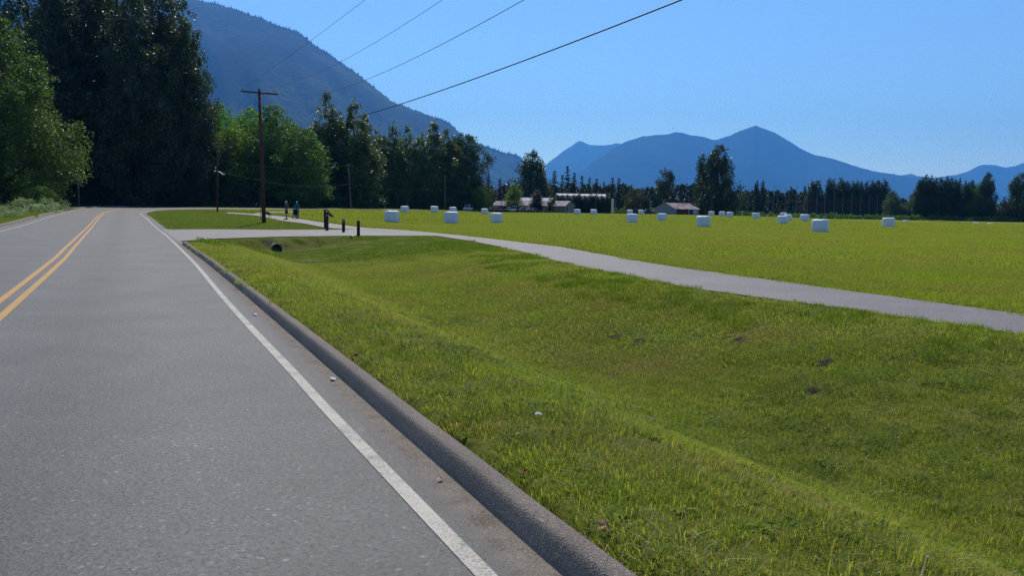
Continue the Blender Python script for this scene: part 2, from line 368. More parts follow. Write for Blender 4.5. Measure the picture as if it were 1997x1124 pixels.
def m_curb():
    n = NT('kerb_asphalt'); P = n.pos(); v = n.n('TexVoronoi', {'Vector': P, 'Scale': 120.0})
    f = n.noise(55, 5, .75, P); c = n.ramp(f, [(.3, (.11, .086, .062)), (.5, (.235, .19, .145)), (.72, (.38, .315, .25))])
    c = n.mix(.45, c, n.ramp(v.outputs['Color'], [(.1, (.095, .075, .055)), (.8, (.32, .265, .205)), (.97, (.58, .5, .42))]))
    c = n.mix(.7, c, n.ramp(n.noise(1.3, 5, .6, P), [(.3, .72), (.7, 1.1)]), 'MULTIPLY')
    return n.surf(n.bsdf(c, .85, .3, n.math('ADD', f, v.outputs['Distance']), .7, .008))
KERB = m_curb()
def kerb(name, pts, side, h=.17, wd=.34, m=300):
    """an extruded kerb with a battered, rounded face; side=+1: grass to the right of travel"""
    Pl = resample(pts, m); prof = [(-.01, -.02), (.0, .008), (.03, .06), (.06, .115), (.078, .142), (.10, .160), (.13, .168), (.2, .172), (.3, .172), (.335, .164), (.352, .14), (.36, .10), (.36, -.1)]
    prof = [(a * wd / .36, b * h / .172) for a, b in prof]; V = []; k = len(prof)
    off = [offset_line(Pl, side * a) for a, b in prof]
    for i in range(m):
        e = min(1, (i + .35) / 3.5, (m - 1 - i + .35) / 3.5)
        wv = .009 * (vnoise(i * .35, 3.3) - .5)
        for j in range(k):
            x, y = off[j][i]; zz = prof[j][1] * (e if prof[j][1] > 0 else 1) + (wv if prof[j][1] > .05 else 0)
            V.append((x, y, float(base(x, y)) + zz))
    I = np.arange(m * k).reshape(m, k); Q = np.stack([I[:-1, :-1], I[:-1, 1:], I[1:, 1:], I[1:, :-1]], -1).reshape(-1, 4)
    if side > 0: Q = Q[:, ::-1] if False else Q
    o = link(name, np_mesh(name, V, Q, True), KERB); tag(o, kind='structure')
    bm = bmesh.new(); bm.from_mesh(o.data); bmesh.ops.recalc_face_normals(bm, faces=bm.faces); bm.to_mesh(o.data); bm.free()
    return o
kerb('kerb', np.array([xy(s, p) for s, p in zip(np.linspace(-20, 34.4, 200), np.interp(np.linspace(-20, 34.4, 200), *CURB))]), 1, .145, .16)
lk = sp_line([(-20, -7.02), (10, -7.02), (40, -7.2), (60, -7.45), (94, -7.3), (127, -6.5), (139, -3.5), (149.5, .6)])
lk_s = sp(lk[:, 0], lk[:, 1])[0]
for a_, b_ in ((-20, 55.2), (56.0, 81.5), (82.3, 152)):
    sel = lk[(lk_s >= a_) & (lk_s <= b_)]; kerb('kerb', sel, -1, .16, .34, 110)

# driveway and footpaths
pl = np.linspace(1.95, 17.6, 60)
drA = np.array([xy(s, p) for p, s in zip(pl, np.interp(pl, [1.6, 2.4, 3.8, 7.1, 12, 17.6], [36.6, 37.9, 40, 42.3, 43.8, 43.2]))])
drB = np.array([xy(s, p) for p, s in zip(pl, np.interp(pl, [1.6, 2.3, 5.2, 9, 13.1, 15, 17.6], [57.5, 54.6, 55.2, 54.1, 54.4, 55.4, 56.8]))])
driveway, DRPOLY = ribbon('driveway', drA, drB, PATHM, .008, 90, 24); tag(driveway, kind='structure')
Sp = np.r_[np.linspace(-40, 44, 220), np.linspace(44.3, 57.4, 40)]
paA = np.array([xy(s, np.interp(s, *PLOW) if s <= 43.5 else 15.8) for s in Sp]); paB = np.array([xy(s, np.interp(s, *PUP)) for s in Sp])
path, PATHPOLY = ribbon('footpath', paA, paB, PATHM, .014, 400, 10); tag(path, kind='structure')
p2u = crom([at(*q) for q in [(800, 450), (765, 448.3), (720, 445.5), (680, 441), (650, 437), (620, 433), (600, 430), (560, 424), (520, 419.5), (490, 417), (455, 415.2), (440, 415)]], 8)
p2l = crom([at(*q) for q in [(770, 453), (735, 450.5), (708, 448.5), (670, 447), (640, 445), (610, 440), (590, 436), (550, 431), (522, 425), (497, 420.5), (460, 417.6), (445, 417.3)]], 8)
path2, PATH2POLY = ribbon('footpath', p2u, p2l, PATHM, .021, 120, 8); tag(path2, kind='structure')
p3u = crom([at(*q) for q in [(495, 416.6), (520, 414.3), (560, 413), (580, 412.3)]], 8)
p3l = crom([at(*q) for q in [(500, 418.3), (525, 416), (562, 414.6), (580, 413.4)]], 8)
path3, PATH3POLY = ribbon('footpath', p3u, p3l, PATHM, .028, 40, 4); tag(path3, kind='structure')

# ------------------------------------------------------------------ mountains
def m_forest(name, stops, sc1, sc2, rough=1.0):
    n = NT(name); P = n.pos()
    a = n.noise(sc1, 6, .62, P); b = n.noise(sc2, 6, .7, P)
    f = n.math('ADD', n.math('MULTIPLY', a, .55), n.math('MULTIPLY', b, .45))
    return n.surf(n.bsdf(n.ramp(f, stops), .95, .05, b, 1.0, 45))
MT1 = m_forest('mountain_forest', [(.40, (.004, .008, .004)), (.5, (.013, .022, .009)), (.57, (.045, .065, .02)), (.66, (.08, .10, .032))], .0011, .016)
MT2 = m_forest('far_mountain_forest', [(.34, (.012, .02, .014)), (.52, (.022, .034, .02)), (.7, (.06, .07, .05))], .0006, .006)
def mountain(name, prof, D, mat, rough, foot, nt=260, nv=56, seed=0, twist=0.0, gul=.13, sharp=1.0):
    prof = np.array(prof, float); px = np.linspace(prof[0, 0], prof[-1, 0], nt)
    # smooth interpolation of the skyline with small irregularities
    cr = crom(prof, 14); o = np.argsort(cr[:, 0]); py = np.interp(px, cr[o, 0], cr[o, 1])
    py = py + rough * (fbm(px * .09 + seed, px * 0 + seed, 4) - .47)
    RP = np.array([lift(a, b, D * (1 + twist * (a - 998) / 1000)) for a, b in zip(px, py)])
    H = np.maximum(RP[:, 2], 5)
    v = np.r_[np.linspace(-1, 0, nv, endpoint=False) ** 1, np.linspace(0, 1, nv // 2)]
    dirs = np.stack([-RP[:, 0], -RP[:, 1]], 1); dirs /= np.linalg.norm(dirs, axis=1)[:, None]
    W = foot * (H * .45 + H.max() * .55)
    T = np.arange(nt)
    A = np.abs(v)[None, :]; amt = np.sin(np.pi * np.clip(A, 0, 1)) * (A ** .35)
    tx = T[:, None] * (prof[-1, 0] - prof[0, 0]) / nt; wx = tx / 75.0 - A * 2.0 + 1.1 * fbm(tx / 160.0 + seed, A * 2.2, 3)
    g = 1 - np.abs(2 * fbm(wx + seed * 3.1, A * 1.6 + seed, 2) - 1) * 1.6
    g2 = fbm(wx * 2 + 5, A * 5 + seed, 3) - .44
    Z = H[:, None] * ((1 - A) ** sharp) + H[:, None] * amt * (gul * (g - .6) + gul * .30 * g2)
    sgn = -v[None, :]
    X = RP[:, 0:1] + dirs[:, 0:1] * sgn * W[:, None]; Y = RP[:, 1:2] + dirs[:, 1:2] * sgn * W[:, None]
    Z = np.where(A > .985, -2, Z)
    V = np.stack([X, Y, np.broadcast_to(Z, X.shape)], -1).reshape(-1, 3); n2 = len(v)
    I = np.arange(nt * n2).reshape(nt, n2); Q = np.stack([I[:-1, :-1], I[1:, :-1], I[1:, 1:], I[:-1, 1:]], -1).reshape(-1, 4)[:, ::-1]
    me = np_mesh(name, V, Q, True); ob = link(name, me, mat); tag(ob, kind='structure')
    bm = bmesh.new(); bm.from_mesh(me); bmesh.ops.recalc_face_normals(bm, faces=bm.faces); bm.to_mesh(me); bm.free()
    return ob, RP, dirs
M1, RP1, D1 = mountain('mountain', [(-700, -300), (-400, -270), (-100, -190), (150, -110), (300, -45), (380, -3), (440, 12), (500, 32), (545, 50), (580, 62), (620, 92), (660, 118), (700, 147), (740, 178), (765, 198), (800, 211), (840, 227), (868, 239), (884, 249), (915, 285), (945, 330), (985, 392)], 7600, MT1, 5, 1.55, 360, 70, 1.3, .0, .16)
M1b, RP1b, D1b = mountain('mountain', [(760, 240), (800, 226), (846, 229), (868, 236), (885, 249), (905, 266), (945, 284), (965, 292), (985, 298), (1012, 305), (1024, 318), (1045, 345), (1070, 380), (1090, 404)], 9400, MT1, 4, 1.5, 200, 40, 4.2)
mountain('mountain', [(1000, 372), (1040, 343), (1068, 318), (1085, 306), (1100, 294), (1118, 282), (1130, 275), (1140, 278), (1152, 282), (1172, 284), (1190, 282), (1208, 280), (1240, 296), (1300, 340), (1360, 400)], 19200, MT2, 3.0, 1.5, 200, 34, 2.7)
mountain('mountain', [(1060, 385), (1120, 345), (1160, 315), (1200, 287), (1225, 275), (1250, 267), (1280, 263), (1300, 262), (1320, 258), (1350, 264), (1375, 267), (1393, 272), (1420, 266), (1440, 257), (1456, 251.5), (1467, 247.5), (1474, 244.5), (1482, 247.5), (1494, 252), (1520, 264), (1560, 288), (1585, 301), (1620, 308), (1650, 318), (1700, 333), (1750, 341), (1800, 350), (1850, 361), (1950, 385), (2060, 420)], 14000, MT2, 3.0, 1.5, 330, 50, 8.1)
mountain('mountain', [(1640, 372), (1700, 350), (1765, 341), (1776, 338), (1790, 343), (1812, 347), (1830, 346), (1850, 343), (1880, 337), (1900, 328), (1915, 322), (1935, 321), (1960, 326), (1985, 322), (1997, 317), (2060, 300), (2200, 285), (2400, 300), (2700, 330)], 17600, MT2, 3.0, 1.4, 240, 30, 5.5)
mountain('mountain', [(1780, 380), (1820, 360), (1838, 352), (1856, 350), (1875, 356), (1900, 372), (1930, 400)], 12800, MT2, 2.0, 1.6, 80, 24, 9.5)
# conifers standing along the crest of the near mountain, far too many and small to count
rng = np.random.default_rng(5); V = []; Q = []
for RP, DD, n_ in ((RP1, D1, 1500), (RP1b, D1b, 500)):
    for k in range(n_):
        t = rng.uniform(0, len(RP) - 1.01); i = int(t); f = t - i; P = RP[i] * (1 - f) + RP[i + 1] * f
        if P[2] < 60: continue
        q = abs(rng.normal(0, 40)); P = P.copy(); P[0] += DD[i, 0] * q; P[1] += DD[i, 1] * q; P[2] -= q * .62 + 5
        h = rng.uniform(16, 36) * (1 if rng.random() < .9 else 1.3); r = h * .24; b = len(V)
        for a in range(4): V.append((P[0] + r * math.cos(a * 1.57 + k), P[1] + r * math.sin(a * 1.57 + k), P[2]))
        V.append((P[0], P[1], P[2] + h)); Q += [(b + a, b + (a + 1) % 4, b + 4) for a in range(4)]
tag(link('ridge_forest', np_mesh('ridge_forest', V, Q), MT1), 'fringe of tiny conifers along the dark mountain skyline', 'forest', kind='stuff')

# the air of the valley
HZ = NT('valley_haze'); HZ.t.links.new(HZ.n('VolumePrincipled', {'Color': (.10, .40, 1.0, 1), 'Absorption Color': (.2, .2, .2, 1), 'Density': 6.6e-5, 'Anisotropy': 0.3}).outputs[0], HZ.out.inputs['Volume'])
hz = MB().box(-23000, 23000, -23000, 23600, -6, 3000).build('haze', HZ.m); tag(hz, 'thin blue summer haze filling the valley air', 'haze', kind='stuff')

# ------------------------------------------------------------------ trees
BARK = plain('bark', (.085, .066, .05), .9, .1, .45, 3, bump=.6)
PALEBARK = plain('pale_bark', (.20, .18, .15), .9, .1, .4, 3, bump=.6)
LEAF_COT = m_leaf('cottonwood_leaf', [(.25, (.045, .065, .020)), (.5, (.115, .155, .048)), (.72, (.23, .275, .11))], .42, .45, .5)
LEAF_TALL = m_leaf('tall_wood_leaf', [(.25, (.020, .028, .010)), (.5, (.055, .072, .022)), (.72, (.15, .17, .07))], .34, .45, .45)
LEAF_MAP = m_leaf('maple_leaf', [(.25, (.045, .085, .014)), (.5, (.11, .18, .028)), (.72, (.20, .28, .06))], .45, .5, .4)
LEAF_LIME = m_leaf('light_leaf', [(.25, (.075, .125, .018)), (.5, (.16, .24, .035)), (.72, (.26, .33, .06))], .48, .5, .35)
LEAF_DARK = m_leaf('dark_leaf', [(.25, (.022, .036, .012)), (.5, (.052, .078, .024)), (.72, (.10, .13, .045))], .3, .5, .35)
LEAF_POP = m_leaf('poplar_leaf', [(.25, (.020, .034, .015)), (.5, (.040, .062, .024)), (.72, (.07, .095, .035))], .22, .5, .4)
LEAF_FIR = m_leaf('fir_needles', [(.25, (.016, .030, .014)), (.5, (.036, .058, .024)), (.72, (.06, .085, .034))], .2, .6, .2)
LEAF_GOLD = m_leaf('golden_leaf', [(.25, (.05, .055, .014)), (.5, (.10, .095, .022)), (.72, (.16, .13, .03))], .35, .5, .35)
LEAF_PALE = m_leaf('willow_leaf', [(.25, (.06, .085, .035)), (.5, (.11, .145, .06)), (.72, (.17, .20, .09))], .35, .5, .35)
def leaves(P, size, rng, up=.35, asp=.62, out=None):
    """one rhombic leaf or leaf spray at each point; returns quads"""
    n = len(P); N = rng.normal(size=(n, 3)); N[:, 2] += up
    if out is not None: N += out * .6
    N /= np.linalg.norm(N, axis=1)[:, None]
    T = np.cross(N, rng.normal(size=(n, 3))); T /= np.linalg.norm(T, axis=1)[:, None] + 1e-9; B = np.cross(N, T)
    s = (size * rng.uniform(.6, 1.35, n))[:, None]
    bend = N * s * rng.uniform(-.18, .18, n)[:, None]
    V = np.stack([P - T * s * .5, P + B * s * asp * .5 + bend, P + T * s * .5, P - B * s * asp * .5 + bend], 1)
    return V.reshape(-1, 3)
def crown_mesh(name, prof, H, W, ncl, per, leaf, seed, clr=.13, elong=1.3, hollow=.55, lean=0.0, plume=0.0):
    """prof: list of (height fraction, radius fraction). Leaves sit in uneven clumps through the crown's volume."""
    rng = np.random.default_rng(seed); hs = np.array([p[0] for p in prof]); rs_ = np.array([p[1] for p in prof])
    tt = np.linspace(hs[0], hs[-1], 200); wt = np.interp(tt, hs, rs_) + .12; wt /= wt.sum()
    h = rng.choice(tt, ncl, p=wt) + rng.uniform(-.01, .01, ncl)
    ang = rng.uniform(0, 2 * np.pi, ncl); rad = np.interp(h, hs, rs_) * W / 2
    lob = 1 + .22 * np.sin(ang * 3 + h * 14 + seed) + .16 * np.sin(ang * 5 - h * 23 + seed * 2)
    q = np.sqrt(rng.uniform(hollow ** 2 * .3, 1, ncl)); r_ = rad * q * lob
    Cc = np.stack([np.cos(ang) * r_ + lean * H * h, np.sin(ang) * r_, h * H - plume * q * rad * .6 + rng.normal(0, .012 * H, ncl)], 1)
    cr = W * clr * rng.uniform(.6, 1.3, ncl) * (.30 + .85 * np.interp(h, hs, rs_))
    pts = []; outs = []
    for c, r0 in zip(Cc, cr):
        m = max(4, int(per * rng.uniform(.6, 1.4) * min(1.5, (r0 / cr.mean()) ** 1.6))); d = rng.normal(size=(m, 3)); d /= np.linalg.norm(d, axis=1)[:, None]
        rr_ = rng.uniform(.15, 1.25, m) ** .7; pts.append(c + d * (r0 * rr_)[:, None] * np.array([1, 1, elong])); outs.append(d)
    P = np.vstack(pts); D = np.vstack(outs); P[:, 2] = np.maximum(P[:, 2], .15)
    V = leaves(P, leaf, rng, out=D); return np_mesh(name, V, np.arange(len(V)).reshape(-1, 4)), Cc, cr
def trunk_mesh(name, H, r0, Cc, seed, top=.85, limbs=9, lean=0.0, stems=1):
    rng = np.random.default_rng(seed + 99); mb = MB()
    for k in range(stems):
        ox, oy = (0, 0) if stems == 1 else (rng.uniform(-1, 1) * r0 * 2.2, rng.uniform(-1, 1) * r0 * 2.2)
        zs = np.linspace(0, top * H * (1 if k == 0 else rng.uniform(.7, .95)), 9)
        mb.tube([(ox * (1 + z / H * 3) + lean * z + .02 * H * math.sin(z * .35 + seed), oy * (1 + z / H * 3) + .012 * H * math.sin(z * .5 + seed * 2), z - .15) for z in zs],
                [r0 * (1.25 if i == 0 else 1) * (1 - .9 * (z / (H * .98))) + .02 for i, z in enumerate(zs)], 8)
    if Cc is not None and limbs:
        for c in Cc[rng.choice(len(Cc), min(limbs, len(Cc)), replace=False)]:
            z0 = max(.06 * H, c[2] - .5 * np.hypot(c[0], c[1]) - .07 * H); z0 = min(z0, top * H * .9); q = 1 - .9 * z0 / H
            a = np.array([lean * z0 + .02 * H * math.sin(z0 * .35 + seed), .012 * H * math.sin(z0 * .5 + seed * 2), z0])
            mid = a * .5 + np.array(c) * .5 + np.array([0, 0, .02 * H])
            mb.tube([a, mid, c], [r0 * q * .5, r0 * q * .3, .03], 5)
    return mb.mesh(name, (), True)
def conifer_mesh(name, H, W, seed, levels=26, per=11, sprays=7, leaf=.55):
    rng = np.random.default_rng(seed); P = []; Ns = []; sz = []
    for i in range(levels):
        f = (i + rng.uniform(-.3, .3)) / levels; z = H * (.06 + .93 * f); L = W / 2 * (1 - f) ** .85 * (1 + rng.uniform(-.18, .18)) + .15
        for k in range(max(4, int(per * (1 - f * .6)))):
            a = rng.uniform(0, 6.28); Lk = L * rng.uniform(.65, 1.12)
            for j in range(sprays):
                t = (j + rng.uniform(.2, 1)) / sprays; x = Lk * t
                P.append((math.cos(a) * x + rng.normal(0, .05 * W * .5), math.sin(a) * x + rng.normal(0, .05 * W * .5), z + .10 * Lk * t - .34 * Lk * t * t + rng.normal(0, .1)))
                sz.append(leaf * (1.15 - .45 * t) * (1 - .35 * f))
    P = np.array(P); sz = np.array(sz); V = leaves(P, sz, rng, up=1.2, asp=.55)
    return np_mesh(name, V, np.arange(len(V)).reshape(-1, 4))
class Proto: pass
def proto(kind, H, W, prof, ncl, per, leaf, seed, lmat, r0, bark=BARK, limbs=9, top=.85, stems=1, **k):
    p = Proto(); p.H, p.W = H, W
    p.crown, Cc, _ = crown_mesh('crown', prof, H, W, ncl, per, leaf, seed, **k); p.crown.materials.append(lmat)
    p.trunk = trunk_mesh('trunk', H, r0, Cc, seed, top, limbs, k.get('lean', 0), stems); p.trunk.materials.append(bark); return p
def proto_fir(H, W, seed, levels=26, per=11, sprays=6, leaf=.8):
    p = Proto(); p.H, p.W = H, W; p.crown = conifer_mesh('crown', H, W, seed, levels, per, sprays, leaf); p.crown.materials.append(LEAF_FIR)
    p.trunk = trunk_mesh('trunk', H, H * .013, None, seed, .97, 0); p.trunk.materials.append(BARK); return p
PC_TALL = [(.03, .55), (.1, .82), (.25, 1.0), (.45, .98), (.62, .82), (.78, .62), (.9, .38), (1.0, .10)]
PC_SPIRE = [(.03, .7), (.12, .92), (.3, 1.0), (.5, .92), (.66, .72), (.80, .46), (.90, .26), (.96, .12), (1.0, .03)]
PC_DOME = [(.05, .55), (.15, .9), (.35, 1.0), (.55, .97), (.72, .82), (.86, .58), (.95, .32), (1.0, .12)]
PC_COL = [(.02, .7), (.1, .95), (.3, 1.0), (.55, .92), (.75, .72), (.9, .42), (1.0, .08)]
PC_BUSH = [(.0, .8), (.2, 1.0), (.5, .95), (.75, .75), (.92, .45), (1.0, .2)]
TALL = [proto('t', 42, 15, PC_TALL, 400, 80, .48, 11 + i, LEAF_TALL, .55, limbs=14, clr=.085, elong=1.3, plume=.5) for i in range(3)]
SPIRE = [proto('t', 28, 8.5, PC_SPIRE, 360, 60, .44, 31 + i, LEAF_COT, .33, PALEBARK, limbs=8, clr=.10, elong=1.6, plume=.8) for i in range(3)]
DOME = [proto('t', 24, 15, PC_DOME, 230, 95, .52, 51 + i, LEAF_MAP, .42, limbs=10, clr=.12, elong=.9) for i in range(2)]
DOMED = proto('t', 24, 15, PC_DOME, 210, 95, .58, 57, LEAF_DARK, .42, limbs=10, clr=.12, elong=.95)
LIME = [proto('t', 20, 13, PC_DOME, 170, 95, .48, 61 + i, LEAF_LIME, .3, limbs=8, clr=.13, elong=1.0) for i in range(2)]
FIR = [proto_fir(18, 6.0, 71 + i) for i in range(3)]
POP = [proto('t', 16, 3.6, PC_COL, 120, 46, .50, 81 + i, LEAF_POP, .2, limbs=4, clr=.25, elong=2.6) for i in range(3)]
BUSH = [proto('t', 4, 4.6, PC_BUSH, 60, 60, .30, 91 + i, LEAF_DARK, .06, limbs=6, stems=3, top=.5, clr=.17, elong=.9) for i in range(2)]
PALEB = proto('t', 6, 6.5, PC_BUSH, 70, 60, .36, 95, LEAF_PALE, .08, limbs=6, stems=3, top=.5, clr=.16, elong=.9)
GOLD = proto('t', 8, 6, PC_DOME, 90, 60, .35, 97, LEAF_GOLD, .16, limbs=6, clr=.15)
COTF = proto('t', 24, 14, [(.04, .45), (.14, .8), (.3, 1.0), (.42, .92), (.55, .72), (.75, .55), (.9, .42), (1.0, .18)], 190, 80, .62, 41, LEAF_DARK, .4, limbs=12, clr=.12, elong=1.6, plume=.6)
LOOSE = proto('t', 16, 8, [(.35, .3), (.45, .7), (.6, 1.0), (.8, .85), (.93, .5), (1.0, .15)], 70, 60, .5, 43, LEAF_DARK, .16, PALEBARK, limbs=9, clr=.15)
NEART = proto('t', 23, 14.5, [(.08, .5), (.14, .8), (.26, 1.0), (.42, .94), (.6, .75), (.78, .5), (.92, .26), (1.0, .08)], 520, 95, .30, 47, LEAF_MAP, .36, limbs=16, clr=.085, elong=.85, plume=.3)
def tree(p, name, x, y, h, wd, label, cat='tree', group=None, rz=0.0, mat=None, z=None):
    o = empty(name, (x, y, (gz(x, y) if z is None else z) - .05), rz); tag(o, label, cat, group)
    s = (wd / p.W, wd / p.W, h / p.H)
    for nm, me in (('trunk', p.trunk), ('crown', p.crown)):
        c = link(nm, me, None, o); c.scale = s
        if mat is not None and nm == 'crown': c.material_slots[0].link = 'OBJECT'; c.material_slots[0].material = mat
    return o
def tree_px(p, name, px, ytop, D, wpx, label, cat='tree', group=None, rz=0.0, mat=None):
    """stands at depth D on the ground under the ray through px; top and width read from the photo"""
    a, b = ray(px, ytop); x = a * D; g = gz(x, D); h = HC + b * D - g
    return tree(p, name, x, D, max(h, .5), wpx * D / F, label, cat, group, rz, mat)
rnd = random.Random(4)
# --- the tall dark wood on the left, beyond the bend
W1 = 'tall trees of the dark wood beyond the bend'
tall = [(40, -150, 168, 215), (140, -120, 160, 190), (95, -90, 150, 170), (222, -120, 158, 175), (185, -80, 172, 175), (285, -95, 160, 175), (328, -50, 166, 145), (350, -8, 158, 122), (255, -40, 148, 145), (378, 90, 162, 92)]
tl = ['tall dark cottonwood rising behind the near leafy tree, its top out of the picture', 'tall dark cottonwood just right of the near leafy roadside tree', 'dark cottonwood half hidden behind the near leafy roadside tree',
      'tall dark cottonwood in the middle of the wood, above the yellow line', 'tall cottonwood set deep in the dark wood left of its middle', 'tall leafy cottonwood right of the middle of the dark wood',
      'tall cottonwood near the right edge of the dark wood with sunlit upper leaves', 'outermost tall cottonwood of the dark wood, its sunlit right side against the mountain',
      'foremost dark cottonwood facing the bend of the road', 'shorter cottonwood leaning out at the right foot of the tall wood']
for i, ((px, yt, D, wp), lb) in enumerate(zip(tall, tl)):
    tree_px(TALL[i % 3], 'cottonwood_tree', px, yt, D, wp, lb, group=W1, rz=i * 1.7)
tree(NEART, 'leafy_tree', -69, 104, 25, 17.5, 'bright leafy tree hanging over the left kerb, nearest of all trees', rz=.6)
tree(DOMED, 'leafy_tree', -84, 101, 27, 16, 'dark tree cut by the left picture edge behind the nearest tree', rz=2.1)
tree(LIME[0], 'young_tree', -62.5, 78, 15.5, 9, 'sprig of pale leaves at the left picture edge above the near tree', rz=1.1)
# --- maples and thickets between the tall wood and the spires
W2 = 'broad trees behind the crossarm pole'
for i, (p, nm, px, yt, D, wp, lb) in enumerate([
        (LIME[0], 'leafy_tree', 428, 205, 176, 92, 'yellow-green tree touching the tall dark wood, under the mountain'),
        (LIME[1], 'leafy_tree', 462, 238, 168, 110, 'rounded light green tree behind the lamp pole'),
        (LIME[0], 'leafy_tree', 487, 212, 184, 90, 'pale green treetop just left of the crossarm pole'),
        (DOME[0], 'maple_tree', 535, 203, 172, 128, 'broad green maple directly right of the crossarm pole'),
        (DOME[1], 'maple_tree', 588, 246, 166, 110, 'lower broad maple between the crossarm pole and the spires'),
        (DOME[0], 'maple_tree', 405, 255, 165, 90, 'shadowed maple at the right foot of the tall wood')]):
    tree_px(p, nm, px, yt, D, wp, lb, group=W2, rz=i * 2.3)
# --- spire cottonwoods along the far road
W3 = 'pointed cottonwoods along the far road'
ol = ['first', 'second', 'third', 'fourth', 'fifth', 'sixth', 'seventh', 'eighth', 'ninth', 'tenth', 'eleventh', 'twelfth', 'thirteenth', 'fourteenth', 'fifteenth', 'sixteenth', 'seventeenth', 'eighteenth', 'nineteenth', 'twentieth']
for i, (px, yt, D, wp) in enumerate([(610, 240, 182, 60), (636, 176, 186, 76), (664, 215, 190, 60), (690, 190, 188, 78), (712, 220, 196, 56), (737, 240, 204, 56), (768, 238, 208, 56), (795, 243, 214, 56), (820, 246, 216, 50), (846, 230, 222, 64), (870, 248, 226, 54)]):
    tree_px(SPIRE[i % 3], 'cottonwood_tree', px, yt, D, wp * 1.30, '%s pointed cottonwood from the left in the row by the far road' % ol[i], group=W3, rz=i * 1.3)
tree_px(DOMED, 'leafy_tree', 905, 256, 232, 92, 'dark round tree ending the wood, right of the spires', rz=.4)
tree_px(DOME[1], 'leafy_tree', 880, 275, 226, 60, 'dull gold-green tree between the last spire and the dark round tree', rz=1.4, mat=LEAF_GOLD)
tree_px(LIME[1], 'shrub', 935, 362, 222, 40, 'light green shrub at the foot of the dark round tree', 'shrub')
# --- the mass of wood behind, a single dark body of foliage
def mass(name, spots, leaf, per, seed, mat, label):
    rng = np.random.default_rng(seed); P = []
    for (x, y, h, r_) in spots:
        g = gz(x, y)
        for c in range(26):
            f = rng.uniform(.02, .92); a = rng.uniform(0, 6.28); q = r_ * (1 - .75 * f ** 1.6) * math.sqrt(rng.uniform(0, 1))
            cc = np.array([x + q * math.cos(a), y + q * math.sin(a), g + f * h]); d = rng.normal(size=(per, 3)) * np.array([1, 1, 1.2]) * r_ * .17 * (1 - .55 * f)
            P.append(cc + d)
    P = np.vstack(P); P[:, 2] = np.maximum(P[:, 2], ground_z(P[:, 0], P[:, 1]) + .1)
    V = leaves(P, leaf, rng); return tag(link(name, np_mesh(name, V, np.arange(len(V)).reshape(-1, 4)), mat), label, 'woods', kind='stuff')
sp1 = []
for px in range(-40, 900, 27):
    D = np.interp(px, [-40, 300, 600, 900], [176, 180, 198, 250]) + rnd.uniform(0, 9); h = np.interp(px, [-40, 330, 400, 600, 700, 900], [42, 38, 23, 22, 20, 20]) * rnd.uniform(.85, 1.05)
    a, b = ray(px, 300); sp1.append((a * D, D, h, 7))
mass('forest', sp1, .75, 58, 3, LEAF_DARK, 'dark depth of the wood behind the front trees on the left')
sp2 = []
for px in range(110, 940, 9):
    D = np.interp(px, [110, 240, 400, 500, 620, 760, 940], [146, 152, 156, 162, 178, 200, 224]) + rnd.uniform(0, 3); a, b = ray(px, 300); sp2.append((a * D, D, rnd.uniform(2.5, 6), 2.4))
for s in range(62, 150, 4):
    x, y = xy(s, -16.5 + rnd.uniform(-1.5, 1)); sp2.append((x, y, rnd.uniform(3, 6), 2.6))
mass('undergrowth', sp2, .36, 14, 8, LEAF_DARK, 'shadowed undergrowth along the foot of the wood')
# --- roadside brambles on the left verge
LEAF_WHITE = m_leaf('flower_glint_bramble_leaf', [(.3, (.10, .14, .04)), (.47, (.18, .23, .08)), (.54, (.45, .47, .34)), (.72, (.6, .62, .5))], .4, .5, .3)  # ramp whites paint pale flowers and sunlit leaf highlights into the colour
BRM = proto('t', 2.2, 4, PC_BUSH, 55, 55, .15, 98, LEAF_WHITE, .03, limbs=8, stems=3, top=.5, clr=.15, elong=.8)
for px, D, h, wd, lb in ((57, 84, 1.5, 4.6, 'large pale-flowered bramble on the left verge'), (98, 96, 1.5, 3.6, 'small pale bramble on the verge, nearer the bend'), (8, 66, 1.0, 2.4, 'low flowering bramble at the left picture edge')):
    a, b = ray(px, 400); tree(BRM, 'bramble_bush', a * D, D, h, wd, lb, 'bush', 'brambles on the left verge')
a, b = ray(82, 400); tree(LIME[1], 'shrub', a * 98, 98, 3.2, 3.4, 'sunlit green shrub behind the large bramble on the left verge', 'shrub')
a, b = ray(350, 400)
# --- middle distance: farm trees
tree_px(COTF, 'cottonwood_tree', 1036, 293, 285, 84, 'large cottonwood towering behind the farm buildings', rz=.3)
tree_px(SPIRE[1], 'cottonwood_tree', 1056, 318, 292, 36, 'slim cottonwood against the right side of the large farm cottonwood', rz=2)
tree_px(LIME[0], 'leafy_tree', 1003, 360, 231, 34, 'light green tree in front of the pale farm roofs')
tree_px(POP[0], 'dark_tree', 1047, 370, 228, 22, 'small dark tree standing before the white metal roof', mat=LEAF_DARK)
tree_px(LOOSE, 'young_tree', 1075, 386, 229, 18, 'spindly young tree in front of the long tan building')
W4 = 'dark conifers behind the farm'
for i, (px, yt, D, wp) in enumerate([(952, 335, 300, 30), (975, 346, 310, 30), (992, 350, 305, 26), (1082, 330, 330, 34), (1097, 338, 325, 30), (1107, 322, 335, 34), (1120, 334, 328, 30), (1135, 340, 335, 30), (1150, 345, 330, 28), (1164, 346, 338, 26), (1178, 352, 330, 26), (1195, 344, 335, 28), (1207, 345, 340, 28), (1220, 356, 336, 26), (1232, 358, 345, 24), (1246, 366, 340, 22), (1340, 366, 400, 26), (1543, 362, 380, 22), (1570, 361, 378, 26)]):
    tree_px(FIR[i % 3], 'fir_tree', px, yt, D, wp * 1.35, '%s dark fir from the left on the skyline behind the farm and field' % ol[i], group=W4, rz=i)
